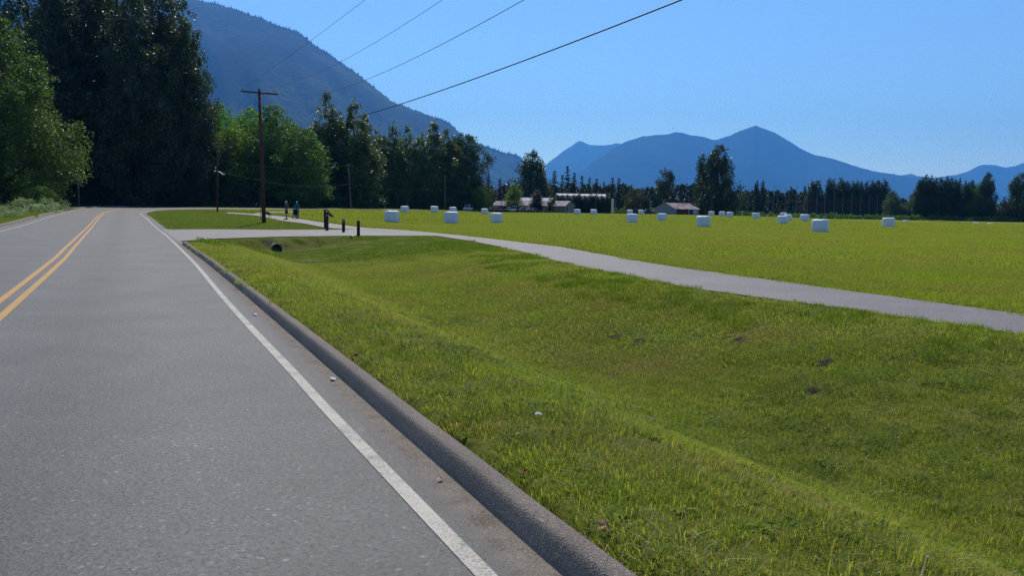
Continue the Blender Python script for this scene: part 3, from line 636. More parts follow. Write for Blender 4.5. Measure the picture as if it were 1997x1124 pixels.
tree_px(LOOSE, 'leafy_tree', 1298, 329, 300, 38, 'round-topped tree on a bare stem behind the low barn', rz=.2)
tree_px(COTF, 'cottonwood_tree', 1404, 281, 262, 82, 'great dark cottonwood standing alone right of the low barn', rz=1.9)
tree_px(POP[1], 'young_tree', 1371, 298, 268, 22, 'narrow stem of leaves at the left side of the great lone cottonwood', mat=LEAF_DARK)
tree_px(GOLD, 'golden_tree', 1237, 367, 272, 36, 'dark clipped tree with golden top by the white tank')
tree_px(POP[2], 'dark_tree', 1259, 380, 274, 14, 'small dark upright tree beside the golden-topped tree', mat=LEAF_DARK)
W5 = 'upright hedge cypresses by the pale shed'
for i, px in enumerate(range(1086, 1192, 11)):
    tree_px(POP[i % 3], 'cypress', px, 378 + rnd.uniform(-2, 3), 278, 17, '%s dark hedge cypress from the left below the pale shed roof' % ol[i], group=W5, rz=i * 2, mat=LEAF_DARK)
W6 = 'slender poplars right of the lone cottonwood'
for i, (px, yt) in enumerate([(1450, 376), (1477, 352), (1488, 351)]):
    tree_px(POP[i % 3], 'poplar_tree', px, yt, 340, 11, '%s slender poplar from the left, right of the lone cottonwood' % ol[i], group=W6, rz=i)
W7 = 'poplars behind the tall net'
for i, (px, yt, wp) in enumerate([(1584, 354, 15), (1595, 352, 20), (1617, 346, 9), (1626, 350, 17), (1641, 347, 15), (1654, 353, 14), (1664, 354, 12), (1673, 352, 10), (1680, 353, 10), (1692, 354, 15), (1702, 352, 13), (1713, 351, 18), (1726, 351, 17)]):
    tree_px(POP[i % 3], 'poplar_tree', px, yt, 352, wp * 1.45, '%s poplar from the left in the row behind the tall net' % ol[i], group=W7, rz=i * 1.1)
W8 = 'dense dark poplars near the right edge'
for i, (px, yt, wp) in enumerate([(1793, 352, 13), (1800, 345, 14), (1809, 340, 15), (1817, 344, 13), (1827, 346, 14), (1837, 345, 14), (1847, 346, 15), (1856, 347, 14), (1864, 349, 13), (1872, 349, 12)]):
    tree_px(POP[i % 3], 'poplar_tree', px, yt, 305, wp * 1.3, '%s poplar from the left in the dense dark block on the right' % ol[i], group=W8, rz=i * 1.9, mat=LEAF_DARK)
for i, (px, yt) in enumerate([(1883, 353), (1890, 355), (1897, 350)]):
    tree_px(POP[i % 3], 'poplar_tree', px, yt, 300, 16, '%s poplar of the three beside the dense dark block' % ol[i], group=W8, rz=i * 1.3, mat=LEAF_DARK)
tree_px(LIME[1], 'leafy_tree', 1906, 355, 298, 30, 'dull olive tree between the dark poplars and the wispy tree', mat=LEAF_MAP)
tree_px(COTF, 'cottonwood_tree', 1929, 336, 296, 46, 'wispy tall tree near the right picture edge', rz=2.2, mat=LEAF_POP)
tree_px(COTF, 'cottonwood_tree', 1990, 337, 290, 52, 'dark tall tree cut by the right picture edge', rz=.9)
for i, (px, yt, wp, lb) in enumerate([(1742, 372, 30, 'grey-green tree just right of the tall net'), (1748, 394, 34, 'pale willow bush right of the tall net'), (1770, 396, 34, 'pale willow bush between the net and the dense poplars'), (1783, 376, 26, 'grey-green tree against the left side of the dense poplars'), (1950, 396, 44, 'pale bush under the wispy tree near the right edge')]):
    tree_px(PALEB if yt > 390 else LIME[0], 'willow_bush' if yt > 390 else 'leafy_tree', px, yt, 322, wp, lb, 'bush' if yt > 390 else 'tree', mat=None if yt > 390 else LEAF_PALE)
# far tree belts that read as one mass
sp3 = []
for px in range(1225, 2080, 8):
    D = 410 + rnd.uniform(0, 40); yt = np.interp(px, [1225, 1290, 1330, 1360, 1450, 1560, 1750, 1790, 1900, 2080], [372, 362, 356, 358, 368, 372, 388, 396, 398, 392]) + rnd.uniform(-4, 6)
    a, b = ray(px, yt); sp3.append((a * D, D, HC + b * D - gz(a * D, D), 6))
for px in range(930, 1240, 9):
    D = 345 + rnd.uniform(0, 20); a, b = ray(px, 362 + rnd.uniform(-5, 8)); sp3.append((a * D, D, HC + b * D - gz(a * D, D), 5))
mass('forest', sp3, 1.25, 40, 12, LEAF_POP, 'hazy belt of woods along the far side of the field')
sp4 = []
for px in range(1190, 1990, 9):
    D = np.interp(px, [1190, 1400, 1600, 1990], [284, 276, 316, 286]) + rnd.uniform(-2, 2); a, b = ray(px, 400); sp4.append((a * D, D, rnd.uniform(1.2, 2.6), 2.0))
mass('undergrowth', sp4, .5, 8, 14, LEAF_MAP, 'rough scrub along the far edge of the hay field')
# the dry unmown strip at the right end of the field
sp5 = []

# ------------------------------------------------------------------ poles and wires
POLEW = plain('creosoted_wood', (.105, .052, .036), .85, .15, .4, 5, bump=.5)
GREYW = plain('weathered_wood', (.16, .145, .13), .9, .1, .3, 5, bump=.5)
DARKW = plain('dark_timber', (.045, .032, .028), .85, .2, .4, 8, bump=.5)
STEEL = plain('galvanised_steel', (.42, .43, .45), .45, .5, .15, 8, metal=.6)
GLASSI = plain('insulator_porcelain', (.30, .29, .28), .3, .5, .1, 8)
WIRE = plain('black_cable', (.012, .012, .014), .6, .3, .2, 8)
ALU = plain('aluminium_wire', (.09, .09, .10), .6, .4, .1, 8)
PX, PY = at(515, 435)
PA = Vector((PX, PY, gz(PX, PY)))
pole = empty('utility_pole', PA); tag(pole, 'tall brown wooden utility pole with one crossarm on the grass island', 'utility pole', 'utility poles')
top = lift(505.5, 174, PY) - PA
MB().tube([(0, 0, -.3), tuple(top * .5), tuple(top)], [.17, .145, .115], 14).build('pole', POLEW, pole, smooth=True)
armL = lift(470, 177.5, PY - .15) - PA; armR = lift(542, 184, PY - .15) - PA
d = (armR - armL).normalized(); upv = Vector((0, 0, 1)); n_ = d.cross(upv).normalized()
mb = MB(); V = []
for P in (armL, armR):
    for a_, b_ in ((-.055, -.06), (.055, -.06), (.055, .06), (-.055, .06)): V.append(P + n_ * a_ + upv * b_)
mb.add(V, [(0, 1, 2, 3), (7, 6, 5, 4), (0, 4, 5, 1), (1, 5, 6, 2), (2, 6, 7, 3), (3, 7, 4, 0)]); mb.build('crossarm', POLEW, pole, bevel=.01, seg=1)
mid = (armL + armR) / 2
for sgn in (-1, 1):
    MB().tube([mid + d * sgn * .75 - upv * .06 + n_ * -.0, Vector((top.x * .93, top.y * .93, mid.z - .75)) + n_ * .1], .018, 6).build('brace', STEEL, pole)
ins = []
for f in (.05, .94):
    P = armL.lerp(armR, f); b0 = P + upv * .06
    MB().lathe([(.012, 0), (.012, .14), (.05, .15), (.065, .2), (.05, .235), (.058, .25), (.045, .29), (.02, .31)], 10, b0).build('insulator', GLASSI, pole, smooth=True); ins.append(PA + b0 + upv * .27)
MB().lathe([(.012, 0), (.012, .10), (.05, .11), (.065, .16), (.05, .2), (.02, .24)], 10, top).build('insulator', GLASSI, pole, smooth=True); ins.insert(1, PA + top + upv * .18)
MB().tube([Vector((top.x * .55 - .14, top.y * .55 - .10, 3)) , Vector((top.x * .3 - .16, top.y * .3 - .12, .2))], .02, 6).build('conduit', GREYW, pole)
def catenary(A, B, sag, n=60):
    A = Vector(A); B = Vector(B); return [A.lerp(B, t) - Vector((0, 0, 4 * sag * t * (1 - t))) for t in np.linspace(0, 1, n)]
def wire(name, A, B, sag, r, mat, label, n=60, group='overhead wires'):
    o = MB().tube(catenary(A, B, sag, n), r, 6).build(name, mat, smooth=True); tag(o, label, 'wire', group); return o
wire('power_line', ins[0], (17.4, -20, 7.3), .6, .007, ALU, 'uppermost thin wire running from the left crossarm tip across the mountain')
wire('power_line', ins[1], (18.0, -20, 10.2), 3.0, .007, ALU, 'middle thin wire running up from the top of the crossarm pole')
wire('power_line', ins[2], (14.2, -20, 6.4), 2.9, .007, ALU, 'lowest of the three thin wires, from the right crossarm tip')
cA = lift(513.5, 268, PY - .18)
wire('telephone_cable', cA, (25.7, -20, 10.1), 2.02, .019, WIRE, 'thick black cable sweeping up across the sky from the crossarm pole')
if False: wire('telephone_cable', lift(512, 238, PY - .16), (24.0, -20, 14.5), 1.2, .004, ALU, 'faint thin wire just above the thick black cable near the pole')
far = []
for (bx, by, tx, ty, lb, wd, armw) in [(424, 413, 424, 283, 'thin wooden pole with a street lamp beside the island', .12, 0), (685, 408, 679, 320, 'pale leaning pole before the pointed cottonwoods', .12, 1.6), (868, 410.5, 868, 342, 'slim pole standing before the last pointed cottonwoods', .11, 1.4), (978, 409.5, 978.5, 362, 'slim lamp pole by the parked cars', .09, 0), (153.5, 396, 152, 334, 'short grey pole in the shade of the left wood', .12, 0)]:
    if bx == 153.5: a_, b_ = ray(bx, by); x, y = a_ * 118, 118
    elif bx == 978: a_, b_ = ray(bx, by); x, y = a_ * 226, 226
    else: x, y = at(bx, by)
    g = gz(x, y); t = lift(tx, ty, y); o = empty('utility_pole', (x, y, g)); tag(o, lb, 'utility pole', 'utility poles')
    tp = t - Vector((x, y, g)); MB().tube([(0, 0, -.3), tuple(tp)], [wd, wd * .7], 10).build('pole', GREYW if bx != 424 else POLEW, o, smooth=True)
    if armw: MB().box(-armw / 2, armw / 2, -.05, .05, -.06, .06).build('crossarm', GREYW, o, loc=(tp.x, tp.y - .12, tp.z - .25))
    far.append((o, Vector((x, y, g)), tp))
lampm = plain('lamp_head', (.55, .56, .57), .4, .5, .1)
o, b0, tp = far[0]
MB().tube([(0, -.1, 5.55), (.5, -.5, 5.5), (1.2, -.9, 5.15)], .035, 6).build('lamp_arm', STEEL, o); MB().lathe([(.06, .08), (.16, .05), (.24, -.04), (.2, -.06)], 10, (1.3, -.95, 5.1)).build('lamp_head', lampm, o, smooth=True)
o, b0, tp = far[3]
MB().tube([(0, 0, tp.z), (0, -.5, tp.z + .15), (0, -.9, tp.z + .1)], .04, 6).build('lamp_arm', STEEL, o); MB().lathe([(.05, .1), (.2, .06), (.3, -.05), (.25, -.08)], 10, (0, -1, tp.z + .05)).build('lamp_head', lampm, o, smooth=True)
def hp(i, k): return far[i][1] + far[i][2] * k
wire('telephone_cable', hp(0, .62), hp(1, .56), 1.2, .016, ALU, 'pale cable drooping from the lamp pole behind the crossarm pole', 40)
wire('telephone_cable', hp(1, .56), hp(2, .62), .8, .016, ALU, 'pale cable drooping between the leaning pole and the slim pole', 40)
wire('telephone_cable', hp(2, .62), hp(3, .72), .6, .016, ALU, 'pale cable drooping from the slim pole to the lamp pole by the cars', 40)
wire('power_line', hp(0, .78), hp(1, .97), .9, .010, ALU, 'thin dark wire reaching from the lamp pole to the leaning pole', 40)
wire('power_line', hp(1, .97), hp(2, .97), .7, .010, ALU, 'thin dark wire between the tops of the leaning pole and slim pole', 40)
wire('power_line', PA + top * .82, hp(0, .9), .8, .008, ALU, 'thin wire between the crossarm pole and the lamp pole', 40)
wire('power_line', hp(0, .55), cA, .7, .010, ALU, 'cable joining the lamp pole to the middle of the crossarm pole', 40)
for px, yb, yt, D, lb in [(1162, 410, 378, 262, 'thin steel lamp standard in front of the hedge cypresses'), (1201, 408, 364, 290, 'tall thin pole beside the white tank'), (1389, 414, 384, 252, 'lone yard light on a thin post before the great cottonwood')]:
    a_, b_ = ray(px, yt); x = a_ * D; g = gz(x, D); h = HC + b_ * D - g; o = empty('lamp_post', (x, D, g)); tag(o, lb, 'lamp post')
    MB().tube([(0, 0, -.2), (0, 0, h)], [.09, .06], 8).build('post', GREYW, o); MB().tube([(0, 0, h - .1), (.5, -.2, h + .05)], .04, 6).build('arm', STEEL, o)
    MB().lathe([(.04, .1), (.17, .06), (.26, -.06), (.2, -.1)], 10, (.6, -.25, h + .02)).build('lamp_head', lampm, o, smooth=True)

# ------------------------------------------------------------------ wrapped hay bales
def m_wrap():
    n = NT('bale_wrap'); P = n.objco(); f = n.noise(2.5, 5, .6, P); wv = n.n('TexWave', {'Vector': P, 'Scale': 2.2, 'Distortion': 4.0, 'Detail': 3.0})
    c = n.ramp(f, [(.3, (.66, .67, .70)), (.7, (.80, .81, .83))])
    return n.surf(n.bsdf(c, .38, .5, n.math('ADD', wv.outputs['Fac'], n.math('MULTIPLY', f, 2)), .45, .03))
WRAP = m_wrap()
def bale_mesh(seed):
    """a round bale stood on end: slightly bulging sides, soft shoulders, sagging wrap"""
    mb = MB(); prof = [(.40, 0.0), (.66, .005), (.735, .05), (.765, .16), (.78, .40), (.785, .65), (.78, .92), (.765, 1.12), (.735, 1.205), (.66, 1.255), (.5, 1.275), (.25, 1.285)]
    V = []; n = 30
    for r_, z in prof:
        for k in range(n):
            t = 2 * math.pi * k / n; q = r_ * (1 + .016 * math.sin(3 * t + seed) + .010 * math.sin(8 * t + z * 5 + seed))
            V.append((q * math.cos(t), q * math.sin(t), z + .02 * math.sin(2 * t + seed) * (z > .6) + .012 * math.sin(5 * t) * (z > 1)))
    Fs = [(i * n + k, i * n + (k + 1) % n, (i + 1) * n + (k + 1) % n, (i + 1) * n + k) for i in range(len(prof) - 1) for k in range(n)]
    Fs += [tuple(range(n))[::-1], tuple(range((len(prof) - 1) * n, len(prof) * n))]
    mb.add(V, Fs); return mb.mesh('bale', [WRAP], True)
BALES = [bale_mesh(i) for i in range(3)]
bl = [(764, 434, 'largest white wrapped bale near the bollards, left of its neighbours'), (789, 415, 'far bale beyond the left end of the field, right behind the leftmost large bale'),
      (847, 415, 'far bale left of the slim pole'), (879.5, 436, 'white bale in front of the slim pole, second large one from the left'), (883, 416, 'far bale peeping out above the second large bale'),
      (945, 418, 'bale left of the parked cars with an open gap around it'), (968, 435, 'third large white bale from the left, below the parked cars'),
      (1125.5, 419, 'bale just right of the tan building'), (1157.5, 419, 'bale in front of the hedge cypresses, right of the tan building'), (1232.5, 435, 'large bale in front of the golden-topped tree'),
      (1228, 418.5, 'small far bale straight above the large bale near the golden-topped tree'), (1250, 418.5, 'small far bale beside the parked pickup'), (1290.5, 431, 'bale in front of the left gable of the low barn'),
      (1304, 418.5, 'small far bale against the barn wall, right of the middle bale'), (1371, 443, 'big bale in the middle of the field below the great cottonwood'), (1387, 421.5, 'far bale beneath the great cottonwood'),
      (1408, 422.5, 'left one of two far bales side by side'), (1423, 424, 'right one of two far bales side by side'), (1474, 427, 'bale standing alone below the slender poplars'),
      (1525.5, 436.5, 'front bale of the cluster of three left of the nearest bale'), (1536, 431, 'bale half hidden at the right of the cluster of three'), (1528, 425.5, 'rear bale whose top shows behind the cluster of three'),
      (1568.5, 432, 'bale left of the nearest bale, standing free'), (1598.5, 453.5, 'nearest and biggest white bale, right of the field centre'), (1596, 426, 'far bale whose top shows straight behind the nearest bale'),
      (1732, 443.5, 'large bale in front of the willow bushes on the right'), (1766.5, 432, 'small bale right of the large right-hand bale'),
      (1877, 438, 'left of three bale tops showing over the field rise'), (1903, 439, 'middle of three bale tops showing over the field rise'), (1931, 440, 'right of three bale tops showing over the field rise')]
for i, (px, yb, lb) in enumerate(bl):
    if px > 1870:
        a_, b_ = ray(px, 434); y = 206.0; x = a_ * y
    else: x, y = at(px, yb)
    vx, vy = x / math.hypot(x, y), y / math.hypot(x, y)
    x += vx * .78; y += vy * .78
    o = link('hay_bale', BALES[i % 3]); o.location = (x, y, gz(x, y) - .01); sc_ = rnd.uniform(.96, 1.06); o.scale = (sc_, sc_, sc_)
    o.rotation_euler = (0, 0, -math.atan2(x, y) + R(rnd.uniform(-16, 16))); tag(o, lb, 'hay bale', 'wrapped hay bales on the field')

# ------------------------------------------------------------------ bollards and trail sign
CREAM = plain('pale_band', (.45, .43, .38), .7, .2, .15, 10)
x, y = at(670, 453); b1 = empty('bollard', (x, y, gz(x, y) + .03), .12); tag(b1, 'square timber bollard with a pale top and reflector, left one of two on the path', 'bollard')
MB().box(-.095, .095, -.095, .095, -.1, .86).build('post', DARKW, b1, bevel=.012, seg=2); MB().box(-.1, .1, -.1, .1, .86, .885).build('cap', CREAM, b1, bevel=.006, seg=1); MB().box(-.04, .07, -.104, -.098, .70, .83).build('reflector', GLASSI, b1)
x, y = at(699, 460); b2 = empty('bollard', (x, y, gz(x, y)), .3); tag(b2, 'round-topped dark wooden bollard nearest the grass bank', 'bollard')
MB().lathe([(.095, -.1), (.092, .5), (.09, .82), (.084, .875), (.06, .91), (.02, .925)], 14).build('post', DARKW, b2, smooth=True); MB().lathe([(.094, .40), (.0945, .46)], 14).build('groove_band', plain('black_band', (.015, .013, .012)), b2)
# notice stand: two posts with a sloping board, and a marker post before it
x, y = at(636, 445); k_ = empty('notice_stand', (x, y, gz(x, y)), R(205)); tag(k_, 'dark timber notice stand with a sloping board seen edge-on', 'sign')
for yy in (-.42, .42): MB().box(-.07, .07, yy - .07, yy + .07, -.2, 1.42).build('post', DARKW, k_, bevel=.01, seg=1)
mb = MB(); mb.prism([(-.02, 1.38), (.03, 1.40), (-.46, .86), (-.50, .89)], -.5, .5); mb.build('board', DARKW, k_, bevel=.004, seg=1)
mb = MB(); mb.prism([(.012, 1.352), (.02, 1.362), (-.445, .905), (-.452, .90)], -.44, .44); mb.build('panel', plain('notice_panel', (.10, .11, .12), .4, .4), k_)
MB().box(-.03, .03, -.36, .36, .66, .76).build('rail', DARKW, k_, bevel=.004, seg=1)
x, y = at(638, 449.6); b3 = empty('marker_post', (x, y, gz(x, y)), .05); tag(b3, 'timber marker post with a small white plaque and arrow before the notice stand', 'post')
MB().box(-.09, .09, -.09, .09, -.1, 1.46).build('post', DARKW, b3, bevel=.012, seg=2); WP = plain('white_plaque', (.62, .63, .64), .5, .3, .06)
MB().box(-.055, .055, -.096, -.0905, 1.30, 1.42).build('plaque', WP, b3); mb = MB(); mb.prism([(-.045, 1.02), (.05, 1.07), (-.045, 1.13)], -.096, -.0905); mb.build('arrow', WP, b3)

# ------------------------------------------------------------------ culvert under the driveway
CONC = plain('old_concrete', (.20, .19, .175), .9, .1, .35, 6, bump=.5); SOIL = plain('dry_soil', (.24, .19, .13), .95, .05, .5, 9, bump=.8); DIRT = plain('molehill_earth', (.07, .052, .036), .95, .05, .5, 14, bump=.9); BLACK = plain('pipe_inside', (.03, .028, .026), .9, .1)
cx_, cy_ = xy(40.0, 6.72); cz = -.76
cu = empty('culvert_pipe', (cx_, cy_, cz)); tag(cu, 'dark open end of a concrete culvert pipe in the ditch', 'culvert')
dx, dy = UX, UY
mb = MB(); n = 20; V = []
for t, r_ in ((0, .29), (0, .24), (4.0, .24), (4.0, .29)):
    for k in range(n):
        a_ = 2 * math.pi * k / n; V.append((dx * t + dy * math.cos(a_) * r_, dy * t - dx * math.cos(a_) * r_, .22 + math.sin(a_) * r_))
mb.add(V, [(i * n + k, i * n + (k + 1) % n, ((i + 1) % 4) * n + (k + 1) % n, ((i + 1) % 4) * n + k) for i in range(4) for k in range(n)]); mb.build('pipe', CONC, cu, smooth=False)
# bare spill of soil and stones above the pipe
rng = np.random.default_rng(3); V = []; Q = []
for k in range(700):
    s, p = 40.25 + rng.uniform(-.1, .6), 6.75 + rng.normal(0, .33); x, y = xy(s, p); r_ = rng.uniform(.012, .045); b = len(V); z = gz(x, y) + r_ * .3
    for q in ((1, 0, 0), (0, 1, 0), (-1, 0, 0), (0, -1, 0), (0, 0, .8), (0, 0, -.6)): V.append((x + q[0] * r_ * rng.uniform(.7, 1.2), y + q[1] * r_ * rng.uniform(.7, 1.2), z + q[2] * r_))
    Q += [(b, b + 1, b + 4), (b + 1, b + 2, b + 4), (b + 2, b + 3, b + 4), (b + 3, b, b + 4), (b + 1, b, b + 5), (b + 2, b + 1, b + 5), (b + 3, b + 2, b + 5), (b, b + 3, b + 5)]
tag(link('rubble', np_mesh('rubble', V, Q), SOIL), 'spill of bare soil and stones above the culvert mouth', 'rubble', kind='stuff')

# ------------------------------------------------------------------ people, dog, pushchair
SKIN = plain('skin', (.42, .26, .19), .6, .3, .08); 
def skin_fig(name, pts, edges, rad, mat, parent, root=0, sub=1, loc=(0, 0, 0)):
    me = bpy.data.meshes.new(name); me.from_pydata(pts, edges, []); me.materials.append(mat); o = link(name, me, None, parent, loc)
    md = o.modifiers.new('skin', 'SKIN'); md.use_smooth_shade = True
    for i, v in enumerate(me.skin_vertices[0].data):
        r_ = rad[i]; v.radius = r_ if isinstance(r_, tuple) else (r_, r_); v.use_root = (i == root)
    s_ = o.modifiers.new('sub', 'SUBSURF'); s_.levels = sub; s_.render_levels = sub; return o
def person(loc, rz, label, shirt, bottom, cap, long_trousers, armL, armR, stride):
    """faces -Y; arm tuples: elbow and wrist positions; stride = forward offset of the feet"""
    o = empty('person', loc, rz); tag(o, label, 'person')
    hip, sh = .93, 1.44
    f = stride
    P = [(0, 0, .98), (0, 0, 1.18), (0, -.01, 1.36), (0, 0, 1.50), (0, -.01, 1.56), (0, -.02, 1.66), (0, -.02, 1.75)]
    Rr = [(.15, .11), (.145, .105), (.165, .11), .065, .055, (.078, .095), (.06, .07)]; E = [(i, i + 1) for i in range(6)]
    P.append((0, -.125, 1.645)); Rr.append(.016); E.append((5, 7))
    def chain(start, pts, rs_):
        prev = start
        for q, r_ in zip(pts, rs_): P.append(q); Rr.append(r_); E.append((prev, len(P) - 1)); prev = len(P) - 1
        return prev
    for sx_, (el, wr) in ((-1, armL), (1, armR)):
        wi = chain(2, [(sx_ * .19, 0, sh), el, wr], [.062, .046, .034]); wv = Vector(wr); dv = (wv - Vector(el)).normalized(); pm = wv + dv * .075
        pi_ = chain(wi, [tuple(pm)], [(.04, .02)])
        side = dv.cross(Vector((0, 1, 0.01))).normalized()
        for j, ln in enumerate((.075, .085, .08, .062)):
            q0 = pm + side * (.026 - .0175 * j) + dv * .02; chain(pi_, [tuple(q0 + dv * ln * .5), tuple(q0 + dv * ln * .9 + Vector((0, -.02, -.01)))], [.009, .007])
        q0 = wv + dv * .03 + side * .04; chain(wi, [tuple(q0 + dv * .02 + Vector((0, -.015, 0))), tuple(q0 + dv * .06 + Vector((0, -.03, 0)))], [.011, .008])
    feet = []
    for sx_, fy in ((-1, f), (1, -f)):
        k = chain(0, [(sx_ * .10, 0, .88), (sx_ * .105, fy * .5 - .03, .49), (sx_ * .105, fy, .10), (sx_ * .11, fy - .13, .04)], [.095, .062, .042, .038]); feet.append((sx_ * .105, fy))
    skin_fig('body', P, E, Rr, SKIN, o, 0, 1)
    # clothes follow the same joints a little further out
    sP = [(0, 0, .92), (0, 0, 1.18), (0, -.01, 1.37), (0, 0, 1.49)]; sR = [(.175, .135), (.17, .13), (.19, .135), .085]; sE = [(0, 1), (1, 2), (2, 3)]
    for sx_, (el, wr) in ((-1, armL), (1, armR)):
        b = len(sP); e = Vector(el); s0 = Vector((sx_ * .19, 0, sh)); sP += [tuple(s0), tuple(s0.lerp(e, .75))]; sR += [.085, .075]; sE += [(2, b), (b, b + 1)]
    skin_fig('shirt', sP, sE, sR, shirt, o, 0, 1)
    bP = [(0, 0, 1.0), (0, 0, .92)]; bR = [(.165, .125), (.17, .13)]; bE = [(0, 1)]
    for sx_, fy in ((-1, f), (1, -f)):
        b = len(bP); bP.append((sx_ * .10, 0, .84)); bR.append(.12); bP.append((sx_ * .105, fy * .45 - .03, .53)); bR.append(.105); bE += [(1, b), (b, b + 1)]
        if long_trousers: bP.append((sx_ * .105, fy, .12)); bR.append(.075); bE.append((b + 1, b + 2))
    skin_fig('trousers' if long_trousers else 'shorts', bP, bE, bR, bottom, o, 0, 1)
    SH = plain('shoe', (.02, .02, .022), .6, .3, .2)
    for fx, fy in feet: MB().prism([(-.05, 0), (.05, 0), (.045, .07), (-.045, .07)], fy - .22, fy + .07).build('shoe', SH, o, bevel=.015)
    MB().lathe([(.102, 0), (.104, .03), (.09, .075), (.05, .105), (.01, .112)], 14, (0, -.02, 1.70)).build('cap', cap, o, smooth=True)
    mb = MB(); mb.prism([(-.07, 0), (.07, 0), (.06, -.10), (0, -.13), (-.06, -.10)], 1.70, 1.715, axis='z'); c_ = mb.build('cap_brim', cap, o, loc=(0, -.09, 0))
    mb = MB(); mb.box(-.062, -.02, -.122, -.112, 1.672, 1.692); mb.build('eye', BLACK, o); mb = MB(); mb.box(.02, .062, -.122, -.112, 1.672, 1.692); mb.build('eye', BLACK, o)
    return o
GREYT = plain('grey_shirt', (.10, .095, .10), .9, .1, .15); BLKS = plain('black_shorts', (.014, .014, .018), .9, .1, .2); CAPW = plain('white_cap', (.7, .7, .68), .8, .1, .05)
TEAL = plain('teal_shirt', (.015, .13, .16), .9, .1, .2); TROU = plain('brown_grey_trousers', (.12, .095, .09), .9, .1, .2)
x, y = at(559, 428.5); person((x, y, float(base(x, y)) + .016), R(-38), 'walker in grey shirt, black shorts and white cap on the footpath', GREYT, BLKS, CAPW, False, ((-.24, .02, 1.18), (-.17, -.17, 1.06)), ((.25, .03, 1.17), (.22, -.12, .97)), .13)
x, y = at(577, 427); person((x, y + .5, float(base(x, y + .5)) + .016), R(8), 'walker in teal shirt and white cap pushing a pushchair', TEAL, TROU, CAPW, True, ((-.26, -.05, 1.17), (-.24, -.30, 1.03)), ((.26, -.05, 1.17), (.24, -.30, 1.03)), .12)
pc = empty('pushchair', (x, y - .25, float(base(x, y - .25)) + .016), R(8)); tag(pc, 'small dark pushchair in front of the walker in teal', 'pushchair')
BF = plain('pushchair_fabric', (.022, .024, .034), .9, .1, .2); RUB = plain('rubber', (.018, .018, .018), .8, .2, .1)
mb = MB()
for sx_ in (-.25, .25):
    mb.tube([(sx_, .40, 1.02), (sx_, .1, .55), (sx_, -.38, .14)], .014, 6); mb.tube([(sx_, .1, .55), (sx_, .32, .14)], .014, 6)
mb.tube([(-.25, .40, 1.02), (.25, .40, 1.02)], .018, 6); mb.tube([(-.25, .32, .14), (.25, .32, .14)], .012, 6); mb.build('frame', STEEL, pc)
MB().prism([(-.28, .38), (.10, .36), (.24, .80), (.19, .82), (.05, .45), (-.28, .46)], -.22, .22, axis='x').build('seat', BF, pc, bevel=.02)
mb = MB(); mb.prism([(.24, .80), (.16, .95), (-.02, 1.0), (-.14, .92), (-.10, .90), (-.0, .95), (.13, .90), (.20, .78)], -.24, .24, axis='x'); mb.build('hood', BF, pc, bevel=.01)
MB().box(-.2, .2, -.05, .26, .17, .30).build('basket', plain('basket_bag', (.4, .34, .3)), pc, bevel=.03)
for sx_ in (-.27, .27):
    for yy in (-.38, .32):
        t_ = MB(); P_ = [(sx_, yy + .115 * math.cos(a_), .13 + .115 * math.sin(a_)) for a_ in np.linspace(0, 2 * math.pi, 17)]; t_.tube(P_, .018, 6, False); w_ = t_.build('wheel', RUB, pc)
        MB().tube([(sx_ - .015, yy, .13), (sx_ + .015, yy, .13)], .05, 8).build('hub', plain('hub_white', (.6, .6, .6)), w_)
# dog walking left behind the pole
x, y = at(520, 424.5); dg = empty('dog', (x, y, float(base(x, y)) + .012), R(90 - 12)); tag(dg, 'dark dog on the footpath, half hidden by the crossarm pole', 'dog')
# faces -X after the 90 degree turn it faces along the path; built facing +Y
P = [(0, -.30, .50), (0, -.05, .47), (0, .22, .50), (0, .38, .62), (0, .50, .70), (0, .64, .67), (0, .70, .655), (0, -.42, .50), (0, -.60, .40), (0, -.70, .42)]
E = [(0, 1), (1, 2), (2, 3), (3, 4), (4, 5), (5, 6), (0, 7), (7, 8), (8, 9)]; Rr = [(.11, .12), (.10, .105), (.115, .15), (.075, .09), .075, .045, .03, .04, .025, .012]
for sx_ in (-.075, .075):
    b = len(P); st = .05 if sx_ > 0 else -.10
    P += [(sx_, .22, .36), (sx_, .22 + st, .19), (sx_, .22 + st * 1.7, .04), (sx_, .27 + st * 1.7, .02)]; Rr += [.055, .03, .024, .026]; E += [(2, b), (b, b + 1), (b + 1, b + 2), (b + 2, b + 3)]
    b = len(P); st = -.10 if sx_ > 0 else .06
    P += [(sx_, -.28, .36), (sx_, -.25 + st, .28), (sx_, -.40 + st, .17), (sx_, -.37 + st, .03), (sx_, -.32 + st, .02)]; Rr += [.075, .045, .024, .022, .025]; E += [(0, b), (b, b + 1), (b + 1, b + 2), (b + 2, b + 3), (b + 3, b + 4)]
    b = len(P); P += [(sx_ * .6, .47, .80)]; Rr += [.02]; E += [(4, b)]
skin_fig('body', P, E, Rr, plain('dark_fur', (.028, .024, .022), .9, .15, .4), dg, 1, 1)
# bird high over the field
bd = empty('bird', tuple(lift(1313, 251, 150))); tag(bd, 'tiny dark bird flying in front of the far mountain', 'bird')
bp = MB(); bp.tube([(0, -.17, .0), (0, -.1, 0), (0, 0, .0), (0, .12, .01), (0, .2, .02), (0, .24, .01)], [.01, .04, .06, .045, .03, .008], 8); bb = bp.build('body', plain('dark_feathers', (.015, .015, .02), .8, .2, .2), bd, smooth=True)
for sx_ in (-1, 1):
    mb = MB(); mb.prism([(.02 * sx_, -.06), (.02 * sx_, .08), (.22 * sx_, .10), (.40 * sx_, -.02), (.2 * sx_, -.08)], -.006, .006, axis='z'); wg = mb.build('wing', bb.data.materials[0], bd); wg.rotation_euler = (0, -sx_ * R(50), 0)

